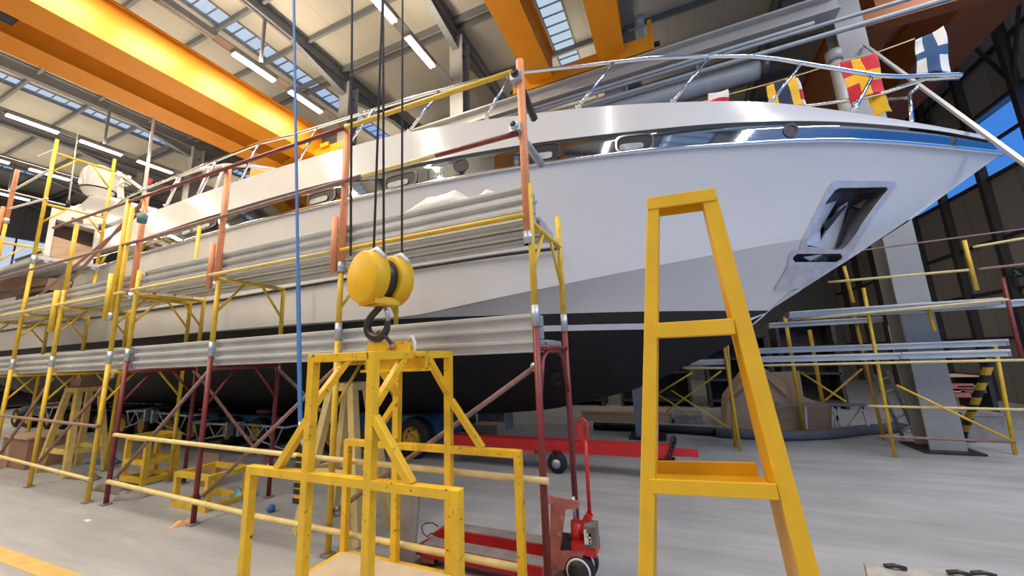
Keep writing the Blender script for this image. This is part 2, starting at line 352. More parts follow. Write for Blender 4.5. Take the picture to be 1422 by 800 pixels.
# ================================================================ CRANES
def girder(par, x0, x1, z0, z1, y0, y1, pm='crane'):
    g = MB().lohi((x0, y0, z0+.03), (x1, y1, z1)).build('girder', pm, par)
    MB().lohi((x0-.06, y0, z0), (x1+.06, y1, z0+.03)).build('bottom_flange', pm, g)
    MB().lohi((x0-.06, y0, z1), (x1+.06, y1, z1+.03)).build('top_flange', pm, g)
    MB().lohi(((x0+x1)/2-.03, y0, z1+.03), ((x0+x1)/2+.03, y1, z1+.09)).build('trolley_rail', 'galv', g)
def endcar(par, x0, x1, y, z0, pm='crane'):
    c = MB().lohi((x0, y-.14, z0), (x1, y+.14, z0+.34)).build('end_carriage', pm, par)
    for x in (x0+.25, x1-.25): MB().disc((x, y, z0-.02+.06), (0, 1, 0), .14, .1, 20).build('wheel', 'dark', c)
    for x, s_ in ((x0, -1), (x1, 1)): MB().tube([(x, y, z0+.2), (x+s_*.12, y, z0+.2)], .05, 10).build('buffer', 'black', c)
c1 = thing('overhead_crane', 'bright orange double-girder bridge crane passing above the radar dome and left deck', 'crane', (-10.5, 7.56, 7.75), 'orange overhead cranes')
girder(c1, -10.22, -9.60, 7.93, 8.86, YN+.3, 7.7); girder(c1, -11.55, -11.0, 7.93, 8.86, YN+.3, 7.7)
endcar(c1, -12.6, -8.2, 7.56, 7.76)
mb = MB().lohi((-10.62, .6, 7.95), (-10.34, 1.9, 8.12)); mb.build('trolley_motor', 'dark', c1)
MB().lohi((-11.5, -.3, 8.9), (-9.7, 1.7, 9.05)).build('trolley_frame', 'steelgrey', c1)
mb = MB()
for z in (7.80, 8.08): mb.lohi((-9.25, 7.36, z-.03), (-8.9, 7.42, z+.1))
mb.build('bracket', 'crane', c1)
c2 = thing('overhead_crane', 'orange bridge crane over the foredeck with a skylight strip between its two girders', 'crane', (-1.3, 7.56, 7.75), 'orange overhead cranes')
girder(c2, -2.42, -1.96, 7.90, 8.72, YN+.3, 7.7); girder(c2, -.80, -.36, 7.90, 8.72, YN+.3, 7.7)
endcar(c2, -2.9, .28, 7.56, 7.76)
mt = MB().lohi((-.02, 7.42, 8.10), (.12, 7.62, 8.42)).tube([(.05, 7.40, 8.36), (.05, 7.40, 8.58)], .1, 14); mt.build('drive_motor', 'steelgrey', c2)
MB().lohi((.2, 7.45, 8.1), (.28, 7.68, 8.5)).build('buffer_plate', 'crane', c2)
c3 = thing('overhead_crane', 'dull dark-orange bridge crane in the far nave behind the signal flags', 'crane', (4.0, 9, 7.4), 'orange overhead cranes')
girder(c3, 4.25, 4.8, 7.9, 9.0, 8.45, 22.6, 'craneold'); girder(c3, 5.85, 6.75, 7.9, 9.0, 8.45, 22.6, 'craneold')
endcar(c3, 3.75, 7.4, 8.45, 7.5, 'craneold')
# ================================================================ LAMPS
def lamp(x, y0, label, on=True, z=8.86):
    t = thing('fluorescent_lamp', label, 'lamp', (x, y0+.5, z), 'fluorescent lamps under the roof')
    MB().lohi((x-.10, y0, z+.02), (x+.10, y0+1.02, z+.125)).build('housing', 'steelgrey', t)
    MB().tube([(x-.045, y0+.02, z), (x-.045, y0+1., z)], .035, 10).tube([(x+.045, y0+.02, z), (x+.045, y0+1., z)], .035, 10).build('tube_pair', 'lampon' if on else 'lampoff', t)
rows = [(-4.85, [(5.92, 'row nearest the hoist ropes, its right lamp against the grey column'), (4.50, 'row nearest the hoist ropes, its left lamp at the top edge')]),
        (-8.8, [(5.97, 'row beside the blue sling, its right lamp just behind the sling'), (4.55, 'row beside the blue sling, second lamp, left of the sling')]),
        (-16.65, [(6.06, 'row under the left crane, nearest the whip antenna'), (4.65, 'row under the left crane, middle of its three lamps'), (3.2, 'row under the left crane, leftmost of its three lamps')]),
        (-20.55, [(4.68, 'second row from the far end, right of the yellow scaffold top'), (3.25, 'second row from the far end, cut by the left picture edge')]),
        (-24.4, [(4.75, 'farthest and lowest row, cut by the left picture edge')])]
for x, L_ in rows:
    for y, lb in L_: lamp(x, y, 'lit lamp in the '+lb)
lamp(-8.72, 3.1, 'unlit cream fluorescent lamp beside the skylight at the top left', False)
for x, lb in ((-4.85, 'cable channel carrying the lamps nearest the hoist ropes'), (-8.8, 'cable channel carrying the lamps beside the blue sling'), (-16.65, 'cable channel carrying the three lamps under the left crane'), (-20.55, 'cable channel carrying the second farthest lamps'), (-24.4, 'cable channel carrying the farthest lamps at left')):
    t = thing('lamp_channel', 'long grey '+lb, 'channel', (x, 2, 9.0), 'channels the lamps hang on')
    x_ = x-.10 if x > -9 else x+.12
    MB().lohi((x-.16, YN, 8.97), (x+.10, 7.7, 9.0)).lohi((x-.16, YN, 8.97), (x-.13, 7.7, 9.1)).build('channel', 'steelgrey', t)
    for y in (1.5, 5.2): MB().lohi((x-.05, y-.03, 9.0), (x+.01, y+.03, 10.45)).build('hanger', 'rafter', t)
# light of the lamp rows, then added fill lights with no fixtures
def area(x, y, z, sx, sy_, pw, col, rot=(0, 0, 0)):
    l = bpy.data.lights.new('lamp_light', 'AREA'); l.shape = 'RECTANGLE'; l.size = sx*S; l.size_y = sy_*S; l.energy = pw; l.color = col
    o = bpy.data.objects.new('lamp_light', l); COL.objects.link(o); o.location = Vector((x, y, z))*S; o.rotation_euler = rot; return o
WARM = (1., .88, .70); COOL = (.88, .92, 1.); UPR = (math.pi, 0, 0)
for x in (-24.4, -20.55, -16.65, -12.9):
    area(x, 2.2, 8.82, .14, 10., 750, WARM); area(x, 2.2, 9.02, .2, 10., 300, WARM, UPR)
for x in (-8.8, -4.85):
    for k in range(-5, 5): area(x, .28+1.42*k+.55, 8.81, .13, 1., 112 if k > 0 else 165, WARM); area(x, .28+1.42*k+.55, 9.13, .2, 1., 62, WARM, UPR)
area(1.3, -.8, 8.82, .14, 10, 300, (1., .95, .86)); area(1.3, -1., 9.05, .2, 9, 110, WARM, UPR)  # added fill for the foredeck, set off its rafter, no lamp there
area(6.0, 2.0, 8.82, .14, 11, 1350, (.98, .96, .95)); area(6.0, -1., 9.05, .2, 9, 110, COOL, UPR)  # added fill for the right-hand floor in place of daylight, no lamp there
for x in (-20, -10, -2): area(x, 14, 8.9, .2, 9, 60, WARM); area(x, 14, 9.0, .2, 9, 290, WARM, UPR)  # added fill to lift the far nave roof, no lamps hang there
w = bpy.data.worlds.new('sky'); SC.world = w; w.use_nodes = True; nt = w.node_tree; bg_ = nt.nodes['Background']
NN = nt.nodes.new; tc = NN('ShaderNodeTexCoord'); sx = NN('ShaderNodeSeparateXYZ'); cr = NN('ShaderNodeValToRGB')
nt.links.new(tc.outputs['Generated'], sx.inputs[0]); nt.links.new(sx.outputs['Z'], cr.inputs[0])
cr.color_ramp.elements[0].color = (.085, .34, 1.0, 1); cr.color_ramp.elements[0].position = .48
cr.color_ramp.elements[1].color = (.80, .92, 1.06, 1); cr.color_ramp.elements[1].position = .66
dp = NN('ShaderNodeVectorMath'); dp.operation = 'DOT_PRODUCT'; dp.inputs[1].default_value = (-.85, -.5, .15); nt.links.new(tc.outputs['Generated'], dp.inputs[0])   # brighter, whiter sky on the sun's side
mr = NN('ShaderNodeMapRange'); mr.inputs[1].default_value = .12; mr.inputs[2].default_value = .85; mr.inputs[3].default_value = 0; mr.inputs[4].default_value = 1.; nt.links.new(dp.outputs['Value'], mr.inputs[0])
mx = NN('ShaderNodeMix'); mx.data_type = 'RGBA'; nt.links.new(mr.outputs[0], mx.inputs[0]); nt.links.new(cr.outputs[0], mx.inputs[6]); mx.inputs[7].default_value = (1.0, 1.06, 1.15, 1)
nt.links.new(mx.outputs[2], bg_.inputs[0]); bg_.inputs[1].default_value = 1.05
# ================================================================ THE YACHT
YC = 5.7
T = dict(
 gun=[(3.56, 3.83), (3.04, 4.0), (2.22, 4.25), (1.3, 4.5), (.31, 4.64), (-.61, 4.73), (-1.7, 4.80), (-3.2, 4.87), (-4.4, 4.86), (-5.5, 4.83), (-8.9, 4.76), (-12, 4.68), (-19, 4.5)],
 band=[(3.54, 3.79), (3.0, 3.955), (2.2, 4.12), (1.64, 4.2), (.8, 4.27), (-.09, 4.30), (-1.06, 4.325), (-1.8, 4.335), (-2.8, 4.33), (-4.4, 4.32), (-6, 4.28), (-9.2, 4.2), (-11.5, 4.13), (-19, 3.9)],
 rail=[(3.58, 3.62), (2.74, 3.78), (2.18, 3.87), (1.66, 3.92), (.75, 3.965), (.13, 3.99), (-.8, 4.0), (-1.8, 3.99), (-3, 3.965), (-4.4, 3.93), (-5.9, 3.9), (-9.2, 3.82), (-12, 3.76), (-19, 3.6)],
 chine=[(2.66, 2.97), (2.29, 2.93), (1.5, 2.84), (.95, 2.77), (-.06, 2.63), (-.5, 2.57), (-1.5, 2.43), (-1.94, 2.37), (-3.2, 2.20), (-3.6, 2.195), (-19, 2.25)],
 wl=[(1.17, 2.06), (-.28, 2.11), (-1.6, 2.14), (-3.3, 2.18), (-6, 2.185), (-12, 2.24), (-19, 2.24)],
 keel=[(1.12, 2.0), (.63, 1.62), (.06, 1.36), (-.27, 1.2), (-.67, 1.05), (-1.43, .87), (-1.9, .78), (-3.14, .69), (-6, .68), (-19, .8)],
 strake=[(-1.2, 2.91), (-1.8, 2.90), (-3.27, 2.83), (-5, 2.76), (-6.75, 2.71), (-9.3, 2.71), (-12.7, 2.74), (-19, 2.74)])
BP = dict(gun=(3.56, 1.95, 2.3), band=(3.55, 2.0, 2.3), rail=(3.58, 2.05, 2.3), chine=(2.62, 1.9, 2.2), wl=(1.17, 1.85, 2.2), strake=(2.62, 1.98, 2.3))
def hb(k, X):
    x0, B, p_ = BP[k]; t = max(0, min(1, (x0-X)/(x0+8))); return B*(1-(1-t)**p_)
XS = -18.
def fp(k, u):                                           # starboard point of feature line k
    x0 = T[k][0][0]; x = x0+(XS-x0)*u; return x, (0 if k == 'keel' else hb(k, x)), interp(T[k], x)
US = [(i/74)**1.7 for i in range(75)]
def stbd(u):
    pts = []; mi = []
    wl, ke, ch, ra = fp('wl', u), fp('keel', u), fp('chine', u), fp('rail', u)
    ex = .85+1.5*min(1, u*3)
    def under(s_):
        x = wl[0]*(1-s_)+ke[0]*s_; z = wl[2]*(1-s_)+ke[2]*s_; return (x, wl[1]*(1-s_**ex), z)
    dz = max(wl[2]-ke[2], .05); s1 = min(.15/dz, .4); s2 = min(.225/dz, .55)
    for k in range(8, 0, -1): pts.append(under(s2+(1-s2)*k/8)); mi.append(2)
    pts.append(under(s2)); mi.append(1); pts.append(under(s1)); mi.append(3)
    pts.append(wl); mi.append(0)
    pts.append(tuple((a+b)/2 for a, b in zip(wl, ch))); mi.append(0)
    NT = 9
    for k in range(NT+1):
        t = k/NT; x, b, z = [a*(1-t)+c*t for a, c in zip(ch, ra)]
        fl = .10*min(1, u*12)*(1-min(1, u*1.6)); b = max(0, b-fl*math.sin(math.pi*t)*.5)
        pts.append((x, b, z)); mi.append(0)
    return pts, mi
secs = [stbd(u) for u in US]; MI = secs[0][1]; NR = len(MI)
hull_mb = MB()
def ring(sec):
    p_ = sec[0]; return [Vector((x, YC-b, z)) for x, b, z in p_]+[Vector((x, YC+b, z)) for x, b, z in reversed(p_)]
rings = [ring(s_) for s_ in secs]
hull_mb.grid(rings, mi=lambda i, j: MI[j] if j < NR-1 else (0 if j == NR-1 else MI[2*NR-2-j]), smooth=True)
hull_mb.add(rings[-1], [tuple(range(2*NR))], 0)
# close the keel between the two halves is implicit (b = 0 on both); weld does it
boat = thing('motor_yacht', 'long white motor yacht with black bottom and dark window band, under repair', 'boat', (-7, YC, 0.65))
hull = hull_mb.build('hull', ['hull', 'stripe', 'antifoul', 'boot'], boat)
# --- bow anchor pocket cut out of the hull
def bvh_of(mb):
    vs = [v.copy() for v in mb.v]; return BVHTree.FromPolygons([v[:] for v in vs], mb.f)
HB = bvh_of(hull_mb)
def hit(tree, x, y, off=0.):
    d = ray(x, y).normalized(); loc, nr, i, ds = tree.ray_cast(CAM, d)
    if loc is None: return None
    if nr.dot(d) > 0: nr = -nr
    return loc+nr*off
def chaikin(P_, r=4.5):                                 # round the corners
    out = []; n_ = len(P_)
    for i in range(n_):
        p_ = Vector(P_[i]); q_ = Vector(P_[i-1]); s_ = Vector(P_[(i+1) % n_])
        for o_ in (q_, s_): d_ = o_-p_; out.append(tuple(p_+d_*min(.4, r/d_.length)))
    return out
open1 = chaikin([(1161, 261), (1235, 260), (1216, 284), (1198, 309), (1175, 343), (1166, 348), (1117, 342), (1124, 326), (1146, 281)])
slot = chaikin([(1102, 352), (1171, 352), (1166, 364), (1099, 364)])
def cutter(poly, depth):
    pts = [hit(HB, *p_) for p_ in poly]
    c = sum(pts, Vector())/len(pts); nrm = Vector((-.42, .8, .25)).normalized()
    mb = MB().prism([p_-nrm*.25 for p_ in pts], nrm*(depth+.25), 0)
    o = mb.build('cutter', 'pocket'); return o
for poly, dp in ((open1, .34), (slot, .25)):
    k = cutter(poly, dp); md = hull.modifiers.new('cut', 'BOOLEAN'); md.operation = 'DIFFERENCE'; md.object = k; md.solver = 'EXACT'; md.material_mode = 'TRANSFER'
    bpy.context.view_layer.update()
    dg = bpy.context.evaluated_depsgraph_get(); me = bpy.data.meshes.new_from_object(hull.evaluated_get(dg)); hull.modifiers.clear()
    hull.data = me; me_k = k.data; bpy.data.objects.remove(k)
for p_ in hull.data.polygons:
    pass
# sharp edges at the chine, the bands and the pocket
bm = bmesh.new(); bm.from_mesh(hull.data)
for e_ in bm.edges:
    if len(e_.link_faces) == 2 and e_.calc_face_angle(0) > .30: e_.smooth = False
bm.to_mesh(hull.data); bm.free()
def strip(tree, poly_o, poly_i, off, th, n=6):
    mb = MB(); k = len(poly_o); ro = []; ri = []
    for a_ in range(k):
        for j in range(n):
            t = j/n; f = lambda P_: (P_[a_][0]*(1-t)+P_[(a_+1) % k][0]*t, P_[a_][1]*(1-t)+P_[(a_+1) % k][1]*t)
            o_ = hit(tree, *f(poly_o), off); i_ = hit(tree, *f(poly_i), off)
            if o_ is None: o_ = i_
            if i_ is None: i_ = o_
            if o_ is not None: ro.append(o_); ri.append(i_)
    d = (ray(*poly_o[0])).normalized()*th
    rows_ = [ro+[ro[0]], ri+[ri[0]]]; b_ = [[p_+d for p_ in r_] for r_ in rows_]
    mb.grid([b_[0], rows_[0], rows_[1], b_[1]], smooth=False); return mb
outer = chaikin([(1154, 251), (1247, 252), (1227, 280), (1206, 311), (1182, 351), (1171, 352), (1108, 347), (1116, 326), (1140, 278)])
fr = strip(HB, outer, open1, .012, .03, 3).build('pocket_frame', 'satin', boat)
outer2 = chaikin([(1098, 346), (1180, 347), (1171, 369), (1091, 369)])
strip(HB, outer2, slot, .012, .03, 3).build('slot_frame', 'satin', boat)
def patch(tree, quad, off, th, nu=10, nv=8):
    rows_ = []
    for i in range(nv+1):
        r_ = []
        for j in range(nu+1):
            s_, t = j/nu, i/nv; a_, b_, c_, d_ = quad
            x = (a_[0]*(1-s_)+b_[0]*s_)*(1-t)+(d_[0]*(1-s_)+c_[0]*s_)*t; y_ = (a_[1]*(1-s_)+b_[1]*s_)*(1-t)+(d_[1]*(1-s_)+c_[1]*s_)*t
            h_ = hit(tree, x, y_, off); r_.append(h_ if h_ is not None else r_[-1])
        rows_.append(r_)
    mb = MB().grid(rows_, smooth=True); return mb
patch(HB, [(1094, 368), (1171, 368), (1136, 398), (1073, 404)], .012, .01).build('chafe_plate', 'satin', boat)
# recess floor tinted like bare metal, with the folded anchor lying in it
def inn(x, y, d): 
    h_ = hit(HB, x, y); return h_+Vector((-.42, .8, .25)).normalized()*d
an = thing('bow_anchor', 'dark folded anchor stowed in the polished pocket at the bow', 'anchor', inn(1175, 310, .2))
def aplate(nm, m_, pts, th=.03): MB().prism([inn(x, y, d) for x, y, d in pts], Vector((-.42, .8, .25)).normalized()*th).build(nm, m_, an)
aplate('fluke', 'bareplate', [(1121, 339, .03), (1150, 284, .05), (1180, 276, .16), (1152, 318, .12), (1146, 345, .06)])
aplate('shank', 'bareplate', [(1143, 346, .10), (1190, 284, .20), (1206, 276, .24), (1178, 346, .14)])
aplate('crown', 'dark', [(1150, 311, .05), (1188, 284, .10), (1156, 319, .06)])
aplate('fluke', 'dark', [(1171, 346, .07), (1201, 287, .16), (1211, 290, .17), (1183, 343, .08)])
aplate('fluke_tip', 'brown', [(1206, 284, .18), (1226, 272, .16), (1218, 288, .14)])
MB().prism([inn(1120, 357, .04), inn(1146, 353, .04), (inn(1130, 363, .05))], Vector((0, .03, 0))).build('chain_plate', 'bareplate', an)
patch(HB, [(1099, 404), (1143, 391), (1064, 446), (1040, 453)], .010, .01).build('stem_band', 'satin', boat)
# --- glossy dark window band, white bulwark, rub rail, lower strake
def mirror_rows(fn):
    out = []
    for u in US: out.append(fn(u))
    return out
band_mb = MB(); rs = []
for u in US:
    a_, b_ = fp('rail', u), fp('band', u); r_ = []
    for t in (0, .33, .66, 1):
        x, b, z = [p_*(1-t)+q_*t for p_, q_ in zip(a_, b_)]; b = max(0, b-.010); r_.append((x-.008*(1-u), b, z))
    rs.append([Vector((x, YC-b, z)) for x, b, z in r_]+[Vector((x, YC+b, z)) for x, b, z in reversed(r_)])
band_mb.grid(rs, smooth=True); band_mb.build('window_band', 'gloss', boat); BB = bvh_of(band_mb)
bw = MB(); rs = []
for u in US:
    a_, g_ = fp('band', u), fp('gun', u); sc = min(1, u*25)
    r_ = [(a_[0], max(0, a_[1]-.014*sc), a_[2])]+[tuple(p_*(1-t)+q_*t+(-.004*math.sin(math.pi*t)*sc if k == 1 else 0) for k, (p_, q_) in enumerate(zip(a_, g_))) for t in (0, .25, .5, .75, 1)]
    r_ += [(g_[0], max(0, g_[1]-.03*sc), g_[2]+.02*sc), (g_[0], max(0, g_[1]-.09*sc), g_[2]-.0*sc), (g_[0], 0, g_[2]+.03*sc)]
    rs.append([Vector((x, YC-b, z)) for x, b, z in r_]+[Vector((x, YC+b, z)) for x, b, z in reversed(r_)])
bw.grid(rs, smooth=True); bwo = bw.build('bulwark', 'hull', boat)
bm = bmesh.new(); bm.from_mesh(bwo.data)
for e_ in bm.edges:
    if len(e_.link_faces) == 2 and e_.calc_face_angle(0) > .6: e_.smooth = False
bm.to_mesh(bwo.data); bm.free()
def line(k, db, side, u0=0., dz=0.):
    out = []
    for u in US:
        if u < u0: continue
        x, b, z = fp(k, u); out.append(Vector((x, YC-side*(b+db), z+dz)))
    return out
MB().tube(line('rail', .012, -1)[::-1]+line('rail', .012, 1), .028, 8).build('rub_rail', 'chrome', boat)
for sd in (1, -1): 
    xs = [-1.2-(16.5)*(i/40) for i in range(41)]
    MB().tube([(x, YC-sd*(hb('rail', x)*(1-(4.0-interp(T['strake'], x))/(4.0-2.2))+hb('chine', x)*((4.0-interp(T['strake'], x))/(4.0-2.2))+.012), interp(T['strake'], x)) for x in xs], .022, 6).build('lower_strake', 'dark', boat)
# --- mooring openings and round ports in the band
def ringpoly(cx, cy, w, h, sk, n=20, p_=4.):
    out = []
    for i in range(n):
        a_ = 2*math.pi*i/n; c, s_ = math.cos(a_), math.sin(a_)
        x = w/2*math.copysign(abs(c)**(2/p_), c); y = h/2*math.copysign(abs(s_)**(2/p_), s_)
        out.append((cx+x, cy+y+sk*x))
    return out
M['lightglass'] = mat('pale_reflecting_port', (.40, .43, .42), .15, var=.25, scale=9)
for cx, cy, w, h, sk in ((881, 199, 54, 25, -.10), (757, 212, 44, 26, -.16), (557, 251, 46, 22, -.25), (447, 274, 40, 20, -.28), (284, 313, 36, 14, -.33), (262, 320, 18, 12, -.33)):
    o_ = ringpoly(cx, cy, w, h, sk); i_ = ringpoly(cx, cy, w-5, h-5, sk)
    f_ = strip(BB, o_, i_, .012, .03, 1).build('fairlead', 'chrome' if w > 50 else 'dark', boat)
    pp = [hit(BB, *q_, .005) for q_ in i_]; MB().add(pp, [tuple(range(len(pp)))]).build('opening', 'black', f_)
    pp = [hit(BB, *q_, .02) for q_ in ringpoly(cx-w*.08, cy+h*.22, w*.62, h*.36, sk)]; MB().prism(pp, ray(cx, cy).normalized()*.02).build('roller', 'lightglass', f_)
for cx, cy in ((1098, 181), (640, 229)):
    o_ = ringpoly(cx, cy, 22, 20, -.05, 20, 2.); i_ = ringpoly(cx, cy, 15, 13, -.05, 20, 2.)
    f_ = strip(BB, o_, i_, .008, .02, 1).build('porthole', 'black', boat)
    pp = [hit(BB, *q_, .003) for q_ in i_]; MB().add(pp, [tuple(range(len(pp)))]).build('pane', 'black', f_)  # pane coloured black to hold a dark reflection in the band
# --- pulpit and deck rail
gr_px = [(1322, 103), (1290, 105), (1250, 106.5), (1215, 105), (1180, 99), (1150, 94), (1110, 87), (1080, 82), (1040, 78), (975, 78), (900, 81), (852, 86), (800, 92), (728, 100), (660, 113), (600, 128), (540, 146), (460, 171), (410, 187), (360, 199), (300, 223), (250, 243), (215, 257), (180, 272), (140, 300)]
def railpt(x, y, inset=.12):
    Y = 4.5
    for _ in range(80):
        q_ = aY(x, y, Y); Y = .5*Y+.5*(YC-max(.0, hb('gun', min(q_.x, 3.45))-inset))
    return aY(x, y, Y)
nr = [railpt(*p_) for p_ in gr_px]
tip = aY(1334, 104, YC)
near = [tip+Vector((-.0, .0, 0)), (tip+nr[0])/2]+nr[1:]
far = [Vector((p_.x, 2*YC-p_.y, p_.z)) for p_ in nr[1:17]]
MB().tube(far[::-1]+[tip+Vector((.02, .05, -.01))]+near, .026, 8).build('guard_rail', 'chrome', boat)
st_px = [((1210, 108), (1187, 153)), ((1110, 92), (1072, 140)), ((983, 82), (935, 141)), ((852, 87), (803, 149)), ((708, 105), (675, 164)), ((610, 127), (568, 183)), ((520, 152), (480, 206)), ((440, 178), (414, 226)), ((360, 199), (333, 252)), ((300, 223), (276, 272)), ((248, 244), (230, 286))]
def deckpt(x, y):
    Y = 4.5
    for _ in range(80):
        q_ = aY(x, y, Y); Y = .5*Y+.5*(YC-max(.0, hb('gun', q_.x)-.07))
    return aY(x, y, Y)
for a_, b_ in st_px:
    t_ = railpt(*a_); d_ = deckpt(*b_); MB().tube([t_, d_], .02, 8).tube([d_, d_+Vector((0, 0, .02))], .04, 10).build('stanchion', 'chrome', boat)
t_ = Vector((far[1].x, far[1].y, far[1].z)); d_ = Vector((3.0, YC+.12, 4.02)); MB().tube([aY(1263, 130, 5.9), aY(1266, 168, 5.75)], .022, 8).tube([aY(1263, 130, 5.9), aY(1275, 121, 5.9)], .022, 8).tube([aY(1263, 136, 5.9), aY(1235, 138, 6.3)], .02, 8).build('stanchion', 'chrome', boat)
o_ = ringpoly(773, 527, 24, 27, 0, 24, 2.); i_ = ringpoly(773, 527, 18, 21, 0, 24, 2.)
th_ = strip(HB, o_, i_, .012, .03, 1).build('thruster_tunnel', 'antifoul', boat)
pp = [hit(HB, *q_, .004) for q_ in i_]; MB().add(pp, [tuple(range(len(pp)))]).build('tunnel_mouth', 'black', th_)
pp = [hit(HB, *q_, .03) for q_ in ringpoly(776, 530, 6, 7, 0, 12, 2.)]; MB().prism(pp, ray(776, 530).normalized()*.02).build('propeller_hub', 'dark', th_)
# windscreen hoop behind the rail
ws = [(243, 258), (250, 244), (275, 236), (313, 229), (350, 231), (392, 237)]
wp = [aY(x, y, 4.35) for x, y in ws]; MB().tube([p_ for p_ in wp], .035, 8).build('windscreen_hoop', 'hull', boat)
for a_, b_ in (((312, 230), (299, 262)), ((291, 235), (274, 272)), ((250, 246), (232, 284))): MB().tube([aY(*a_, 4.35), aY(*b_, 4.2)], .03, 8).build('hoop_leg', 'hull', boat)
# flybridge wing, radar dome, searchlight bracket, whip antennas
fb = [(84, 298), (90, 289), (112, 283), (124, 272), (150, 272), (160, 278), (186, 290), (180, 300), (150, 312), (120, 312), (100, 305)]
pf = [aY(x, y, 4.25) for x, y in fb]; MB().prism(pf, (0, 2.6, 0)).build('flybridge_wing', 'hull', boat, bevel=.03)
dc = aY(135, 268, 4.75)
dm = MB().lathe(dc, (0, 0, 1), [(0, -.12), (.22, -.12), (.29, -.05), (.36, .06)], 28).lathe(dc, (0, 0, 1), [(.375, .10), (.39, .2), (.39, .46), (.36, .62), (.27, .76), (.13, .83), (0, .84)], 28).build('radar_dome', 'hull', boat)
MB().lathe(dc, (0, 0, 1), [(.36, .06), (.378, .065), (.378, .095), (.375, .10)], 28).build('dome_seam', 'black', dm)
for a_, b_, r_ in (((109, 178), (95, 282), .022), ((214, 163), (197, 292), .05)):
    o_ = MB().tube([aY(*b_, 4.1), aY(*a_, 4.1)], r_*.9, 8, r2=r_*.5).build('whip_antenna', 'hull', boat)
    MB().tube([aY(*b_, 4.1)-Vector((0, 0, .12)), aY(*b_, 4.1)+Vector((0, 0, .06))], r_*2, 8).build('antenna_foot', 'black', o_)
mb = MB()
for k in range(9):
    a_ = aY(168+random.uniform(-5, 12), 248+random.uniform(-4, 18), 4.6); mb.bar(a_, a_+Vector((random.uniform(-.3, .3), random.uniform(-.2, .2), random.uniform(-.25, .3))), .07, .04)
mb.bar(aY(165, 240, 4.6), aY(168, 275, 4.6), .1, .1).bar(aY(170, 243, 4.6), aY(197, 262, 4.6), .06, .06).build('searchlight_mount', 'poly', boat)
MB().prism([aY(206, 247, 4.6), aY(206, 258, 4.6), aY(213, 249, 4.6)], (0, .02, 0)).build('pennant', 'fred', boat)
# ================================================================ SIGNAL FLAGS ON A HOIST LINE
fl_px = [(1330, 62), (1270, 54), (1215, 74), (1166, 86), (1120, 101), (1062, 118), (1005, 133), (940, 152)]
tag(MB().tube([aY(x, y, 5.9) for x, y in fl_px[1:]], .008, 6).build('flag_line', 'cream'), 'thin line the signal flags hang from, strung behind the bow rail', 'line')
def flag(name, quad, label, nu, nv, pick, mats, Y=5.85, amp=.035):
    a_, b_, c_, d_ = [aY(x, y, Y) for x, y in quad]; mb = MB(); rows_ = []
    for i in range(nv+1):
        r_ = []
        for j in range(nu+1):
            s_, t = j/nu, i/nv; p_ = (a_*(1-s_)+b_*s_)*(1-t)+(d_*(1-s_)+c_*s_)*t
            r_.append(p_+Vector((0, amp*math.sin(s_*5+t*2)*(.4+t)+amp*.5*math.sin(t*7+s_*3), amp*.3*math.sin(s_*6))))
        rows_.append(r_)
    mb.grid(rows_, mi=lambda i, j: pick((j+.5)/nu, (i+.5)/nv)); o = mb.build(name, mats, fix=False)
    so = o.modifiers.new('thickness', 'SOLIDIFY'); so.thickness = .004*S
    tag(o, label, 'flag', 'signal flags on the bow line')
flag('signal_flag', [(1271, 56), (1309, 37), (1322, 100), (1276, 103)], 'white signal flag with a blue cross, rightmost at the bow rail', 20, 20, lambda s_, t: 1 if abs(s_-.47) < .16 or abs(t-.5) < .12 else 0, ['fwhite', 'fblue'])
flag('signal_flag', [(1166, 87), (1215, 74), (1230, 127), (1183, 140)], 'red signal flag with a yellow cross, behind the foremost rail post', 20, 20, lambda s_, t: 1 if abs(s_-.47) < .13 or abs(t-.52) < .13 else 0, ['fred', 'fyel'])
flag('signal_flag', [(1205, 133), (1224, 127), (1240, 153), (1217, 162)], 'plain orange-yellow flag hanging just under the red and yellow cross', 8, 8, lambda s_, t: 0, ['fyel'], Y=5.9)
flag('signal_flag', [(1064, 120), (1102, 104), (1116, 146), (1072, 158)], 'yellow and navy vertically striped flag behind the second rail post', 20, 8, lambda s_, t: 0 if s_ < .3 or s_ > .68 else 1, ['fyel', 'navy'])
flag('signal_flag', [(1086, 116), (1107, 108), (1122, 148), (1112, 150)], 'white flag with a red band, half behind the striped yellow and navy flag', 12, 12, lambda s_, t: 1 if .45 < t < .72 or s_ < .2 else 0, ['fwhite', 'fred'], Y=5.98)
flag('signal_flag', [(983, 130), (1011, 124), (1013, 146), (985, 150)], 'red and white flag barely showing above the white foredeck edge', 8, 8, lambda s_, t: 1 if t > .45 else 0, ['fwhite', 'fred'])
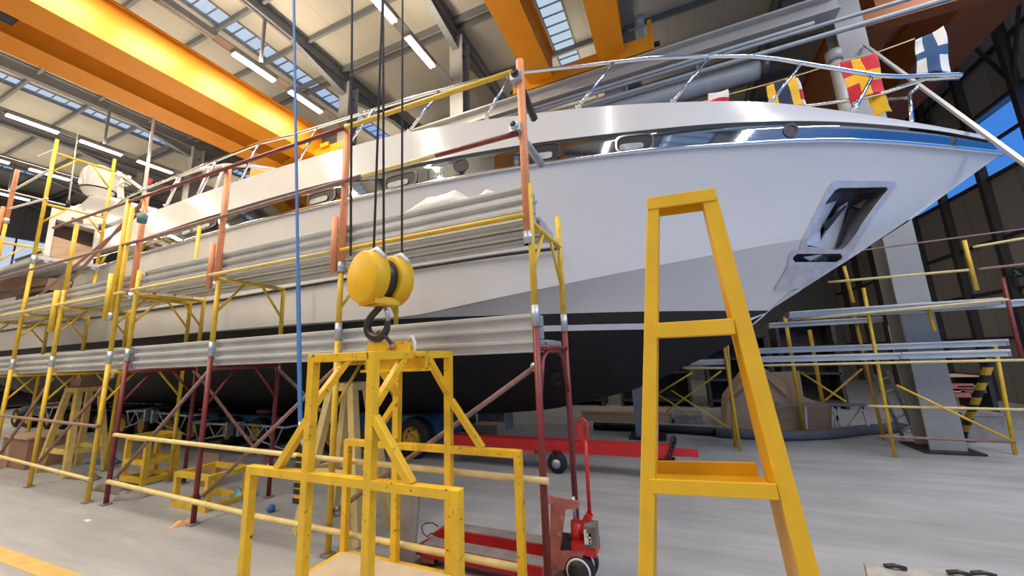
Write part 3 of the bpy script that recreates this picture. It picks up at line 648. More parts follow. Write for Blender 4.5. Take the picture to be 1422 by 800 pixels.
# ================================================================ SCAFFOLD ALONG THE NEAR SIDE
YO, YI = 2.6, 3.4
R_ = .026
def frame(x, label, lifts, name='scaffold_tower', yo=YO, yi=YI, group='scaffold frames beside the hull', arch=None, foot=True):
    """lifts: (z0, z1, material, transom z)"""
    t = thing(name, label, 'scaffold', (x, (yo+yi)/2, lifts[0][0]), group)
    for z0, z1, m_, zt in lifts:
        MB().tube([(x, yo, z0+.02), (x, yo, z1)], R_, 10).build('post', m_, t)
        MB().tube([(x, yi, z0+.02), (x, yi, z1)], R_, 10).build('post', m_, t)
        MB().tube([(x, yo, zt), (x, yi, zt)], .024, 8).build('transom', m_, t)
        ym = (yo+yi)/2
        if m_ == arch:
            MB().tube([(x, yo, zt-.42), (x, yo+.13, zt-.08), (x, yo+.24, zt-.03), (x, yi-.24, zt-.03), (x, yi-.13, zt-.08), (x, yi, zt-.42)], .017, 8).build('arch_brace', m_, t)
        else:
            for s_, y in ((1, yo), (-1, yi)):
                MB().tube([(x, y, zt-.40), (x, y+s_*.30, zt)], .015, 8).build('gusset', m_, t)
        if z0 > 0.5:
            for y in (yo, yi): MB().tube([(x, y, z0-.07), (x, y, z0+.09)], R_+.005, 10).build('joint_sleeve', 'galv', t)
    if foot:
        for y in (yo, yi): MB().lohi((x-.045, y-.045, 0), (x+.045, y+.045, .02)).build('foot_plate', 'greyboard', t)
    return t
def upright(x, y, z0, z1, m_, label, r_=.034, tie=True, top=None):
    if not tie: return tag(MB().tube([(x, y, z0), (x, y, z1)], r_, 10).build('guard_post', m_), label, 'post', 'upright tubes slotted over the scaffold')
    t = thing('guard_post', label, 'post', (x, y, z0), 'upright tubes slotted over the scaffold')
    MB().tube([(x, y, z0), (x, y, z1)], r_, 10).build('tube', m_, t)
    if tie: MB().tube([(x, y, z0-.0), (x, y, z0+.10)], r_+.006, 10).build('collar', 'galv', t)
    return t
LZ = 1.60; UZ = 2.62
frame(-.915, 'scaffold frame at the right end by the pallet truck, maroon below, yellow above', [(0, 1.88, 'maroon', LZ+.06), (1.88, 2.93, 'yscaf', UZ)], arch='maroon')
frame(-2.875, 'all-yellow scaffold frame just left of the hook block and yellow basket', [(0, 1.88, 'yscaf', LZ), (1.88, 2.55, 'yscaf', UZ-.12)])
frame(-4.80, 'scaffold frame with maroon lower legs between low yellow cube stand and basket', [(0, 1.80, 'maroon', LZ), (1.80, 2.60, 'yscaf', UZ)])
frame(-6.60, 'scaffold frame with dark maroon lower legs beside a yellow one, left of the low cube', [(0, 1.80, 'maroon', LZ), (1.80, 2.95, 'yscaf', UZ)])
frame(-6.95, 'yellow scaffold frame standing close against the dark maroon one', [(0, 1.78, 'yscaf', LZ), (1.78, 3.9, 'yscaf', UZ)], yo=2.56)
frame(-8.80, 'yellow scaffold frame left of the tall yellow timber trestle', [(0, 1.78, 'yscaf', LZ), (1.78, 2.9, 'yscaf', UZ)])
frame(-10.28, 'tallest yellow scaffold frame, three lifts, reaching up to the roof lamps', [(0, 1.78, 'yscaf', LZ), (1.78, 3.60, 'yscaf', UZ), (3.60, 5.95, 'yscaf', 5.68)])
MB_ = None
t3 = thing('scaffold_transom', 'yellow cross tube with braces halfway up the tallest scaffold frame', 'tube', (-10.28, 3.0, 4.66))
MB().tube([(-10.28, YO, 4.66), (-10.28, YI, 4.66)], .024, 8).build('tube', 'yscaf', t3)
for s_, y in ((1, YO), (-1, YI)): MB().tube([(-10.28, y, 4.30), (-10.28, y+s_*.28, 4.66)], .015, 8).build('gusset', 'yscaf', t3)
frame(-12.0, 'leftmost yellow scaffold frame at the picture edge', [(0, 1.78, 'yscaf', LZ), (1.78, 3.6, 'yscaf', UZ), (3.6, 4.6, 'yscaf', 4.2)])
# uprights slotted over the posts
upright(-.94, YO-.005, 2.44, 4.05, 'orange', 'orange upright tube at the right end of the scaffold, black pipe clamped on top')
upright(-2.875, YO, 2.46, 4.03, 'orange', 'orange upright tube beside the hoist ropes, left of the hook block')
upright(-2.93, YO-.045, 2.46, 3.02, 'orange', 'short orange sleeve lashed to the upright left of the hook block', .03, False)
upright(-4.84, YO, 2.5, 4.02, 'orange', 'orange upright tube third from the right end, under the windscreen hoop')
upright(-4.90, YO-.045, 2.5, 3.05, 'orange', 'short orange sleeve lashed to the third upright from the right', .03, False)
upright(-6.72, YO, 2.55, 4.1, 'orange', 'orange upright tube carrying the teal pot, foot of the thick white antenna')
upright(-7.06, YO-.05, 2.3, 4.05, 'yscaf', 'yellow upright tube just left of the orange one with the teal pot', .03)
upright(-7.12, YO-.08, 2.3, 2.95, 'yscaf', 'short fat yellow sleeve beside the paired maroon and yellow frames', .036, False)
upright(-8.88, YO-.05, 2.25, 2.9, 'yscaf', 'short fat yellow sleeve on the frame left of the timber trestle', .036, False)
upright(-8.72, YO-.02, 2.9, 3.98, 'yscaf', 'yellow upright tube standing in front of the wooden cabinet', .028, False)
upright(-12.0, YO, 4.6, 5.75, 'orange', 'orange upright tube at the far left, next to the picture edge')
upright(-12.1, YO-.05, 4.2, 4.95, 'orange', 'short orange sleeve at the far left beside the leftmost upright', .03, False)
# clamped pipe ends on the right-hand orange upright
for z, lb, pts in ((4.02, 'black pipe stub clamped through the top of the right-hand orange upright', ((714, 100), (742, 165))), (3.46, 'grey pipe stub clamped lower on the right-hand orange upright', ((712, 172), (752, 229)))):
    p_, q_ = aY(*pts[0], 2.5), aY(*pts[1], 3.0); t = thing('pipe_stub', lb, 'pipe', tuple(p_))
    MB().tube([p_, q_], .034, 12).build('pipe', 'dark' if z > 4 else 'galv', t); MB().disc(p_-(q_-p_).normalized()*.003, (q_-p_), .026, .006, 14).build('open_end', 'black', t)
    MB().box(p_+(q_-p_)*.12, (.09, .09, .07)).build('clamp', 'galv', t)
# rails
def rail(p_, q_, m_, label, r_=.022, grp='scaffold rails', sag=0., n_=8):
    p_ = Vector(p_); q_ = Vector(q_); pts = [p_*(1-k/n_)+q_*(k/n_)-Vector((0, 0, sag*math.sin(math.pi*k/n_))) for k in range(n_+1)]
    return tag(MB().tube(pts, r_, 8).build('guard_rail_tube', m_), label, 'tube', grp)
YR = YO-.05
rail((-.95, YR, 2.665), (-2.83, YR, 2.665), 'yscaf', 'yellow rail along the upper deck edge, right of the hook block')
rail((-2.95, YR, 2.665), (-6.62, YR, 2.67), 'cream', 'yellow rail along the upper deck edge, crossing behind the blue sling')
rail((-6.8, YR, 2.66), (-12.3, YR, 2.66), 'cream', 'yellow rail along the upper deck edge at the far left tower')
rail((-.97, YR, 3.36), (-1.75, YR, 3.37), 'maroon', 'maroon handrail piece joining the right-hand orange upright')
rail((-1.75, YR, 3.37), (-2.6, YR, 3.375), 'cream', 'cream handrail piece right of the hoist ropes, in front of the black band')
rail((-2.6, YR, 3.375), (-6.6, YR, 3.36), 'pinkrust', 'long rusty maroon handrail in front of the black band, behind the blue sling')
rail((-6.6, YR, 3.36), (-12.2, YR, 3.42), 'pinkrust', 'rusty handrail crossing low in front of the wooden cabinet')
rail((-1.0, YR, 3.93), (-2.85, YR, 3.97), 'yscaf', 'yellow top handrail between the two right-hand orange uprights')
rail((-2.85, YR, 3.97), (-6.7, YR, 4.02), 'maroon', 'maroon top handrail rising left from the orange upright by the ropes')
rail((-6.7, YR, 4.02), (-9.5, YR, 4.05), 'pinkrust', 'thin rusty top handrail in front of the radar dome')
rail((-.86, YR, .775), (-6.5, YR, .83), 'cream', 'faded yellow knee rail at the bottom, passing behind the basket', .024, sag=.01)
rail((-1.05, YR, .22), (-3.75, YR, .225), 'cream', 'lowest faded yellow rail behind the basket floor', .026)
rail((-3.75, YR, .225), (-6.5, YR, .29), 'cream', 'lowest faded yellow rail in front of the low yellow cube stand', .026)
rail((-6.85, YR-.03, .29), (-12.3, YR-.03, .46), 'cream', 'lowest pale rail at the left, in front of the wooden box', .022)
rail((-6.85, YR-.03, .92), (-12.3, YR-.03, 1.02), 'pinkrust', 'pale pink knee rail at the left, passing the timber trestle', .022)
rail((-10.2, YO, 4.75), (-12.0, YO, 4.9), 'poly', 'white rail between the two leftmost scaffold posts, lower', .02)
rail((-10.25, YO, 5.35), (-12.0, YO, 5.3), 'poly', 'white rail between the two leftmost scaffold posts, middle', .02)
rail((-10.3, YO, 5.75), (-11.0, YO, 5.78), 'poly', 'short white rail near the top of the tallest yellow post', .02)
# diagonal braces
def brace(x0, z0, x1, z1, label, y, m_='pinkrust'):
    t = thing('diagonal_brace', label, 'brace', (x0, y, z0), 'diagonal scaffold braces'); MB().tube([(x0, y, z0), (x1, y, z1)], .02, 8).build('tube', m_, t)
    for x, z in ((x0, z0), (x1, z1)): MB().disc((x, y, z), (0, 1, 0), .035, .03, 10).build('pin', 'galv', t)
brace(-2.84, .34, -.95, 1.52, 'rusty diagonal brace rising right behind the basket to the maroon post', YO+.04)
brace(-4.76, .26, -2.9, 1.58, 'rusty diagonal brace rising right past the blue sling to the yellow post', YO+.04)
brace(-6.55, .30, -4.84, 1.60, 'rusty diagonal brace rising right above the low yellow cube stand', YO+.04)
brace(-8.78, .32, -7.0, 1.55, 'rusty diagonal brace crossing the yellow timber trestle', YO+.04)
brace(-10.25, .32, -8.84, 1.52, 'rusty diagonal brace in front of the reddish wooden box', YO+.04)
brace(-4.80, 1.56, -2.9, .36, 'brace on the inner legs falling right toward the basket', YI)
brace(-6.62, 1.56, -4.84, .36, 'brace on the inner legs falling right behind the maroon post', YI)
brace(-8.8, 3.05, -6.75, 4.1, 'long pinkish brace crossing the front of the wooden cabinet', YO+.04)
brace(-10.25, 2.95, -7.1, 3.95, 'lower pinkish brace passing under the wooden cabinet', YO+.12)
# decks of aluminium planks
PROF = [(0, 0), (.012, 0), (.012, .018), (.004, .026), (.004, .070), (.012, .078), (.012, .092), (0, .092)]
def plank(x0, x1, y0, z, label, w=.20, grp='aluminium scaffold planks'):
    h = .092
    a_ = [(-.002, .0), (.010, .006), (.012, .054), (-.028, .066), (-.030, h-.006), (-.022, h), (w+.0, h), (w+.0, .072), (w-.012, .060), (w-.012, .022), (w+.0, .012), (w+.0, .0), (w-.02, 0), (w-.03, .012), (w*.66, .012), (w*.64, 0), (w*.36, 0), (w*.34, .012), (.03, .012), (.02, 0)]
    t = thing('scaffold_plank', label, 'plank', ((x0+x1)/2, y0+w/2, z), grp)
    MB().prism([(x0, y0+y, z+zz) for y, zz in a_], (x1-x0, 0, 0)).build('extrusion', 'alu', t)
    for x in (x0, x1): MB().lohi((x-.006, y0-.012, z+.004), (x+.006, y0+w-.012, z+.088)).build('end_cap', 'galv', t)
    return t
def deck(x0, x1, z, where):
    pos = ['bottom', 'middle', 'top']
    for k in range(3): plank(x0+(.03*k if k == 1 else 0), x1, YO+.055, z+k*.096, '%s plank of the outer stack on the %s' % (pos[k], where))
    plank(x0, x1+.02, YO+.290, z, 'middle plank seen from below on the %s' % where)
    plank(x0, x1, YO+.535, z, 'inner plank next to the hull on the %s' % where)
deck(-6.52, -.94, LZ+.03, 'lower deck, right-hand run')
deck(-12.4, -6.75, LZ+.03, 'lower deck, left-hand run')
deck(-6.55, -.955, UZ+.045, 'upper deck, right-hand run')
deck(-12.5, -6.78, UZ+.03, 'upper deck, left-hand run')
# sheeting and a pot left on the deck
mb = MB(); rows_ = []
for i in range(9):
    r_ = []
    for j in range(25):
        t = j/24; x = -2.25+t*1.25; ht = .16*math.exp(-((t-.2)/.14)**2)+.20*math.exp(-((t-.42)/.12)**2)*.8+.10*math.exp(-((t-.72)/.06)**2)+.02
        ht *= math.sin(math.pi*i/8)**.7; ht += .012*math.sin(j*2.1+i*1.7)*math.sin(math.pi*i/8)
        r_.append((x+.02*math.sin(i*3.), YO+.06+i*.05, UZ+.045+.29+max(0, ht)))
    rows_.append(r_)
mb.grid(rows_); o_ = mb.build('plastic_sheet', 'poly'); so = o_.modifiers.new('thickness', 'SOLIDIFY'); so.thickness = .004
tag(o_, 'crumpled white plastic sheet lying on the upper deck right of the hoist ropes', 'sheet')
pt = thing('paint_pot', 'teal pot hanging on the orange upright below the thick antenna', 'pot', (-6.72, YO+.1, 3.7))
pc = aY(198, 300, YO-.06); MB().lathe(pc-Vector((0, 0, .10)), (0, 0, 1), [(0, 0), (.05, 0), (.06, .12), (.055, .12), (.045, .01), (0, .01)], 18).build('bucket', 'teal', pt)
MB().tube([pc+Vector((-.06, 0, .01)), pc+Vector((-.03, 0, .07)), pc+Vector((.03, 0, .07)), pc+Vector((.06, 0, .01))], .006, 6).build('handle', 'galv', pt)
# wooden cabinet and crate standing on the tower
cab = thing('wooden_cabinet', 'white-sided open wooden cabinet standing on the tall scaffold tower', 'cabinet', (-11.2, 3.2, 3.9))
X0, X1, Y0, Y1, Z0, Z1 = -12.0, -10.42, 2.95, 3.75, 3.72, 4.98
cn = aY(96, 332, 3.05); dv = Vector((cn.x, cn.y, 0)).normalized()         # the open front faces the camera side of the hall
def facing(x, y):
    d_ = ray(x, y); return CAM+d_*((cn-CAM).dot(dv)/d_.dot(dv))
c0, c1_, c2_, c3_ = facing(60, 352), facing(128, 374), facing(138, 305), facing(72, 288)
def cabpt(s_, t, y):
    a_ = c0*(1-s_)+c1_*s_; b_ = c3_*(1-s_)+c2_*s_; p_ = a_*(1-t)+b_*t; return p_+dv*(y-3.1)
def cpanel(s0, s1, t0, t1, y0, y1, nm, m_): MB().prism([cabpt(s0, t0, y0), cabpt(s1, t0, y0), cabpt(s1, t1, y0), cabpt(s0, t1, y0)], dv*(y1-y0)).build(nm, m_, cab)
cpanel(0, .12, 0, 1, 3.1, 3.5, 'side_panel', 'poly'); cpanel(.94, 1, 0, 1, 3.1, 3.5, 'side_panel', 'poly'); cpanel(.12, .94, .78, 1, 3.1, 3.5, 'top_panel', 'poly')
cpanel(.12, .94, 0, .42, 3.12, 3.16, 'front_board', 'ply'); cpanel(.12, .94, .0, .78, 3.44, 3.5, 'back_board', 'brown'); cpanel(.12, .94, 0, .06, 3.16, 3.44, 'bottom_board', 'ply')
cpanel(.42, .66, .84, .90, 3.085, 3.1, 'handle_slot', 'brown')
pf_ = thing('platform_board', 'grey platform board under the wooden cabinet, seen from below', 'board', (-11.4, 3.1, 3.6))
MB().lohi((-13.2, YO+.04, 3.62), (-10.2, YI, 3.68)).build('sheet', 'alu', pf_)
for k in range(3): MB().lohi((-13.2, YO+.1+k*.3, 3.57), (-10.2, YO+.16+k*.3, 3.62)).build('runner', 'galv', pf_)
cr_ = thing('wooden_crate', 'open brown crate at the far left, under the platform board', 'crate', (-12.2, 3.0, 3.0))
p0, p1, p2, p3 = aY(-10, 418, 2.95), aY(62, 402, 2.95), aY(68, 386, 2.95), aY(-6, 386, 2.95)
dd = Vector((0, .30, 0))
MB().prism([p0+dd, p1+dd, p2+dd, p3+dd], (0, .03, 0)).build('back_board', 'brown', cr_)
MB().prism([p0, p1, p1*.75+p2*.25, p0*.75+p3*.25], (0, .03, 0)).build('front_board', 'brown', cr_)
MB().prism([p3*.4+p0*.6, p2*.4+p1*.6, p2, p3], (0, .025, 0)).build('upper_board', 'brownply', cr_)
MB().prism([p1, p1+dd, p2+dd, p2], (.04, 0, 0)).build('end_board', 'ply', cr_)
# ================================================================ FAR SCAFFOLD RIGHT OF THE BOW
G2 = 'scaffold frames right of the bow'
def pole(pts, m_, label, r_=.024, nm='scaffold_pole', grp='scaffold poles right of the bow'):
    tag(MB().tube(pts, r_, 8).build(nm, m_), label, 'pole', grp)
def pz(x, y, y2, x2, Y=None):
    g = aZ(x, y); return [g, aY(x2, y2, g.y)]
def down(p_): return [Vector((p_.x, p_.y, 0)), p_]
pole(pz(1243, 635, 400, 1199), 'yscaf', 'long yellow pole from floor to above the planks, left of the grey column')
pole(pz(1228, 612, 440, 1187), 'hub', 'darker yellow pole just left of the longest pole, behind the planks')
pole(pz(1410, 632, 480, 1382), 'yscaf', 'yellow pole at the right edge, standing by the hazard-striped strut')
pole(pz(1028, 626, 478, 1005), 'yscaf', 'yellow pole seen between the tall trestle legs, nearer of the pair')
pole(pz(1021, 621, 478, 1010), 'hub', 'yellow pole seen between the tall trestle legs, farther of the pair')
pole([aY(1185, 420, 7.3), aY(1172, 370, 7.3)], 'yscaf', 'short yellow post under the anchor pocket holding the rail')
pole([aY(1357, 403, 7.3), aY(1339, 334, 7.3)], 'yscaf', 'short yellow post right of the column holding two rails')
pole([aY(1298, 460, 7.4), aY(1289, 428, 7.4)], 'yscaf', 'yellow stub hanging below the upper planks right of the column')
pole(down(aY(1090, 440, 8.9)), 'yscaf', 'short yellow post between the two plank levels under the bow', .034)
pole(down(aY(1124, 458, 9.1)), 'hub', 'dull yellow post between plank levels, left of the long pole', .034)
pole(down(aY(1236, 452, 9.2)), 'hub', 'small dull yellow post behind the grey column', .034)
pole([aY(1420, 500, 7.3), aY(1412, 470, 7.3), aY(1392, 386, 7.3)], 'maroon', 'maroon leaning post at the right edge with yellow foot')
pole(down(aY(886, 540, 8.75)), 'yscaf', 'thin yellow pole beside the left leg of the tall trestle', .024)
def rrail(a_, b_, m_, label, Y=7.25, r_=.018): 
    rail(aY(*a_, Y), aY(*b_, Y), m_, label, r_, 'rails right of the bow')
rrail((1150, 392), (1345, 375), 'cream', 'yellow rail from under the anchor pocket to the short right post')
rrail((1352, 343), (1422, 331), 'cream', 'topmost thin rail at the right picture edge')
rrail((1165, 352), (1422, 318), 'pinkrust', 'thin reddish rail passing in front of the grey column', 7.4, .012)
rrail((1358, 374), (1422, 367), 'pinkrust', 'pinkish rail right of the short post')
rrail((1115, 443), (1400, 416), 'cream', 'yellow ledger just under the upper planks right of the bow', 7.15)
rrail((1040, 508), (1422, 500), 'cream', 'yellow ledger just under the lower planks right of the bow', 7.15)
rrail((1222, 606), (1410, 614), 'pinkrust', 'low rail in front of the grey column foot')
rrail((1205, 564), (1422, 569), 'cream', 'middle rail passing in front of the grey column')
rrail((948, 511), (1008, 511), 'cream', 'yellow ledger seen between the tall trestle legs', 7.2, .022)
def rbrace(a_, b_, label, Y, m_='yscaf'):
    p_, q_ = aY(*a_, Y), aY(*b_, Y); tag(MB().tube([p_, q_], .016, 6).build('diagonal_brace', m_), label, 'brace', 'braces right of the bow')
rbrace((1112, 517), (1175, 558), 'yellow brace falling right of the plywood crate', 7.6)
rbrace((1146, 556), (1197, 512), 'yellow brace rising right to the dark yellow pole', 7.65)
rbrace((1245, 535), (1405, 612), 'long yellow brace falling right in front of the grey column', 7.2)
rbrace((915, 546), (962, 517), 'yellow brace rising beside the keel inside the tall trestle', 7.9)
rbrace((932, 542), (1014, 595), 'yellow brace falling right inside the tall trestle', 7.5)
rbrace((1002, 515), (925, 572), 'yellow brace falling left inside the tall trestle', 7.7)
rbrace((912, 547), (960, 577), 'lower yellow brace falling right beside the trestle leg', 8.0)
def rplank(a_, b_, Y, label, w=.24):
    p_, q_ = aY(*a_, Y), aY(*b_, Y); plank(p_.x, q_.x, Y, p_.z-.046, label, w, 'planks right of the bow')
rplank((1096, 437), (1391, 411), 7.2, 'upper plank right of the bow, outermost')
rplank((1100, 440), (1422, 411), 7.48, 'upper plank right of the bow, second row')
rplank((1068, 452), (1225, 442), 8.36, 'short plank behind the column, lower than the upper deck')
rplank((1040, 500), (1250, 494), 7.2, 'lower plank right of the bow, left half')
rplank((1252, 494), (1402, 490), 7.2, 'lower plank right of the bow, right half')
rplank((1040, 488), (1400, 478), 7.50, 'lower plank right of the bow, back row', .21)
rplank((960, 504), (1005, 502), 7.4, 'plank end seen between the tall trestle legs')
# hazard-striped strut
p_, q_ = aZ(1334, 612), aY(1376, 500, 7.6)
hz = thing('hazard_strut', 'leaning yellow and black striped strut right of the grey column', 'strut', tuple(p_)); MB().tube([p_, q_], .05, 10).build('tube', 'yb', hz)
MB().lohi(p_-Vector((.12, .12, 0)), p_+Vector((.12, .12, .03))).build('foot', 'dark', hz)
# ladder
lp = [aY(1214, 520, 8.4), aY(1255, 610, 8.4)]; l2 = [aY(1232, 515, 8.4), aY(1270, 600, 8.4)]
ld = thing('ladder', 'grey ladder leaning behind the long yellow pole', 'ladder', tuple(lp[1]))
MB().tube([lp[0], lp[1]], .025, 6).build('stile', 'greyboard', ld); MB().tube([l2[0], l2[1]], .025, 6).build('stile', 'greyboard', ld)
for k in range(5):
    t = (k+.5)/5; MB().tube([lp[0]*(1-t)+lp[1]*t, l2[0]*(1-t)+l2[1]*t], .018, 6).build('rung', 'galv', ld)
# plywood cradle crate
Yp_ = 9.05
cr2 = thing('plywood_crate', 'large pale plywood crate with sloping front seen beyond the tall trestle', 'crate', tuple(aY(1090, 600, Yp_)))
def pp(*pts, Y=Yp_): return [aY(x, y, Y) for x, y in pts]
MB().prism(pp((1008, 602), (1155, 602), (1155, 565), (1118, 552), (1060, 510), (1046, 508), (1010, 556)), (0, 1.0, 0)).build('box', 'ply', cr2)
MB().prism(pp((1025, 520), (1110, 515), (1120, 575), (1022, 578), Y=9.4), (0, .05, 0)).build('back_panel', 'ply', cr2)
MB().bar(aY(1058, 520, 9.02), aY(1094, 552, 9.02), .05, .02).build('batten', 'brownply', cr2)
MB().bar(aY(1012, 555, 9.02), aY(1036, 538, 9.02), .05, .02).build('batten', 'brownply', cr2)
# trestle bench with white frame
wb = thing('work_bench', 'low bench with white zigzag legs in front of the plywood crate', 'bench', tuple(aY(1130, 600, 8.92)))
MB().bar(aY(1078, 562, 8.92), aY(1200, 562, 8.92), .14, .04).build('bench_top', 'greyboard', wb)
for a_, b_ in (((1155, 565), (1172, 600)), ((1198, 565), (1172, 600)), ((1198, 565), (1208, 600)), ((1165, 565), (1158, 600)), ((1118, 565), (1120, 600))): q_ = aY(*b_, 8.92); q_.z = 0; MB().bar(aY(*a_, 8.92), q_, .05, .04).build('leg', 'poly', wb)
# hose on the floor
hp = [aZ(995, 607), aZ(1040, 610), aZ(1100, 612), aZ(1150, 610), aZ(1200, 604), aZ(1250, 600)]
tag(MB().tube([p_+Vector((0, 0, .08)) for p_ in hp], .085, 10).build('ventilation_hose', 'ductgrey'), 'thick grey hose lying on the floor in front of the plywood crate', 'hose')
hp = [aZ(825, 597), aZ(880, 599), aZ(940, 602), aZ(998, 606)]
tag(MB().tube([p_+Vector((0, 0, .08)) for p_ in hp], .075, 10).build('ventilation_hose', 'black'), 'black hose lying on the floor behind the red tow bar', 'hose')
# board wall, boxes and timber behind
def boxat(nm, label, cat, x0, x1, y0, y1, Y, d, m_, grp=None, kind=None, par=None):
    a_, b_ = aY(x0, y1, Y), aY(x1, y0, Y); a_.z = 0; mb = MB().lohi((a_.x, Y, max(0, a_.z)), (b_.x, Y+d, b_.z))
    t = thing(nm, label, cat, ((a_.x+b_.x)/2, Y+d/2, max(0, a_.z)), grp); mb.build('body', m_, t)
    w_ = .04; MB().lohi((a_.x-.01, Y-.012, b_.z-w_), (b_.x+.01, Y+d+.01, b_.z+.012)).build('lid', m_, t); return t
boxat('timber_crate', 'long tan crate behind the red tow bar, left of the tall trestle', 'crate', 810, 895, 573, 600, 9.4, .6, 'ply')
boxat('timber_crate', 'grey-green crate beyond the tow bar chain, inside the tall trestle', 'crate', 938, 975, 577, 602, 9.4, .6, 'greyboard')
boxat('timber_crate', 'tan crate left of the grey-green one, half behind the trestle leg', 'crate', 905, 932, 573, 602, 9.5, .6, 'ply')
boxat('cardboard_box', 'brown box under the hull behind the red beam, right of the blue trailer', 'box', 655, 690, 592, 614, 7.2, .4, 'ply')
boxat('cardboard_box', 'grey box on the floor under the hull, near the maroon posts', 'box', 664, 700, 573, 592, 7.9, .5, 'greyboard')
boxat('control_cabinet', 'grey cabinet with black panels at the right edge behind the striped strut', 'cabinet', 1345, 1392, 575, 612, 8.75, .35, 'greyboard')
boxat('painted_block', 'red-brown block behind the foot of the grey column', 'box', 1326, 1340, 565, 615, 9.0, .12, 'redfade')
rk = thing('timber_rack', 'rack of reddish offcut timber right of the grey column', 'rack', tuple(aY(1340, 560, 9.2)))
for k, (x0, x1, y0, y1, m_) in enumerate(((1316, 1366, 522, 524, 'ply'), (1318, 1352, 533, 540, 'redfade'), (1330, 1366, 536, 538, 'ply'), (1316, 1348, 546, 552, 'redfade'), (1318, 1340, 543, 545, 'ply'), (1335, 1370, 541, 546, 'brown'))):
    a_, b_ = aY(x0, y1, 9.2), aY(x1, y0, 9.2); MB().lohi((a_.x, 9.2, a_.z), (b_.x, 9.9, b_.z)).build('board', m_, rk)
a_, b_ = aY(1312, 610, 9.15), aY(1372, 520, 9.15)
for x in (a_.x, b_.x): MB().lohi((x-.03, 9.15, 0), (x+.03, 10, b_.z)).build('rack_post', 'dark', rk)
sg = thing('exit_sign', 'small green sign with a white running figure on the wall at the right edge', 'sign', tuple(aX(1415, 378, 7.4)))
p_ = aX(1415, 379, 7.5); MB().lohi(p_-Vector((.02, .17, .11)), p_+Vector((.0, .17, .11))).build('plate', 'green', sg)
MB().bar(p_+Vector((-.03, .07, -.07)), p_+Vector((-.03, -.01, .03)), .03, .01).bar(p_+Vector((-.03, -.01, .03)), p_+Vector((-.03, .05, .07)), .025, .01).bar(p_+Vector((-.03, -.01, .0)), p_+Vector((-.03, -.09, -.06)), .03, .01).build('figure', 'greyboard', sg)
# store racks in the second nave; left ones added as a dark screen
gx = [(-29, 4, 2.6), (-24.5, 4, 2.8), (-20, 4, 2.6), (-15.5, 5., 2.7), (-9.8, 3.0, 2.5), (-6.2, 1.8, 2.4), (-3.8, 1.6, 1.5), (-1.6, 1.9, 2.6), (.8, 1.5, 1.9), (2.6, 1.2, 2.3)]
for k, (x, w_, h_) in enumerate(gx):
    t = thing('storage_rack', 'dim storage rack deep in the far nave, %s' % ['farthest left behind the leftmost scaffold tower', 'behind the tallest scaffold tower', 'behind the timber trestle', 'behind the two maroon legs', 'behind the blue sling, under the hull', 'second from the left under the hull', 'behind the red beam', 'behind the left trestle leg', 'seen between the trestle legs', 'beside the plywood crate'][k], 'rack', (x+w_/2, 12.5 if k > 4 else 9., 0), 'storage racks in the far nave')
    yy = 12.1 if k > 4 else 8.6
    for sx_ in (0, w_): MB().lohi((x+sx_-.04, yy, 0), (x+sx_+.04, yy+.8, h_)).build('side_frame', 'clutter', t)
    for j in range(4): MB().lohi((x, yy, .15+j*(h_-.2)/3), (x+w_, yy+.8, .2+j*(h_-.2)/3)).build('shelf', 'clutter', t)
    MB().lohi((x, yy+.75, 0), (x+w_, yy+.8, h_)).build('back_panel', 'clutter', t)
for y_, lb in ((2.4, 'at the far left end wall, near side'), (6.4, 'at the far left end wall, behind the stern')):  # racks added to cover the bright end wall with dark
    t = thing('storage_rack', 'dim tall storage rack '+lb, 'rack', (-30.5, y_+1.9, 0), 'storage racks in the far nave')
    for k in range(2): MB().lohi((-30.9, y_+k*3.8-.04, 0), (-30.1, y_+k*3.8+.04, 2.5)).build('side_frame', 'clutter', t)
    for j in range(4): MB().lohi((-30.9, y_, .1+j*.78), (-30.1, y_+3.8, .16+j*.78)).build('shelf', 'clutter', t)
    MB().lohi((-30.95, y_, 0), (-30.9, y_+3.8, 2.5)).build('back_panel', 'clutter', t)
# ================================================================ TRAILERS, WHEELS, TOW BAR UNDER THE HULL
def wheel(par, x, y, r_, nm='wheel'):
    w_ = MB().lathe((x, y, r_), (0, 1, 0), [(r_*.55, -.11), (r_*.8, -.12), (r_*.97, -.09), (r_, -.04), (r_, .04), (r_*.97, .09), (r_*.8, .12), (r_*.55, .11)], 28).build(nm, 'black', par)
    MB().lathe((x, y, r_), (0, 1, 0), [(0, -.05), (r_*.16, -.05), (r_*.18, -.09), (r_*.3, -.085), (r_*.34, -.03), (r_*.48, -.03), (r_*.52, -.1), (r_*.57, -.1), (r_*.57, .1), (0, .1)], 24).build('hub', 'hub', w_)
    mb = MB()
    for k in range(8): a_ = k*math.pi/4; mb.disc((x+math.cos(a_)*r_*.41, y-.04, r_+math.sin(a_)*r_*.41), (0, 1, 0), r_*.05, .03, 8)
    mb.build('wheel_nuts', 'dark', w_)
tl = thing('boat_trailer', 'blue wheeled boat trailer under the hull behind the basket', 'trailer', (-5.2, 5.9, 0))
MB().prism([(-7.2, 5.62, .36), (-4.0, 5.62, .36), (-3.78, 5.62, .30), (-3.95, 5.62, .58), (-4.15, 5.62, .64), (-7.2, 5.62, .62)], (0, .8, 0)).build('chassis', 'bluepaint', tl)
MB().prism([(-4.75, 5.58, .50), (-4.62, 5.58, .65), (-4.2, 5.58, .65), (-3.95, 5.58, .46), (-3.72, 5.58, .18), (-3.8, 5.58, .16), (-4.05, 5.58, .40)], (0, .7, 0)).build('mudguard', 'bluepaint', tl)
wheel(tl, -4.16, 5.45, .33); wheel(tl, -5.85, 5.35, .30)
for x in (-7.0, -5.6, -4.4): MB().lohi((x-.15, 5.63, .62), (x+.15, 6.3, .665)).build('bunk', 'brown', tl)
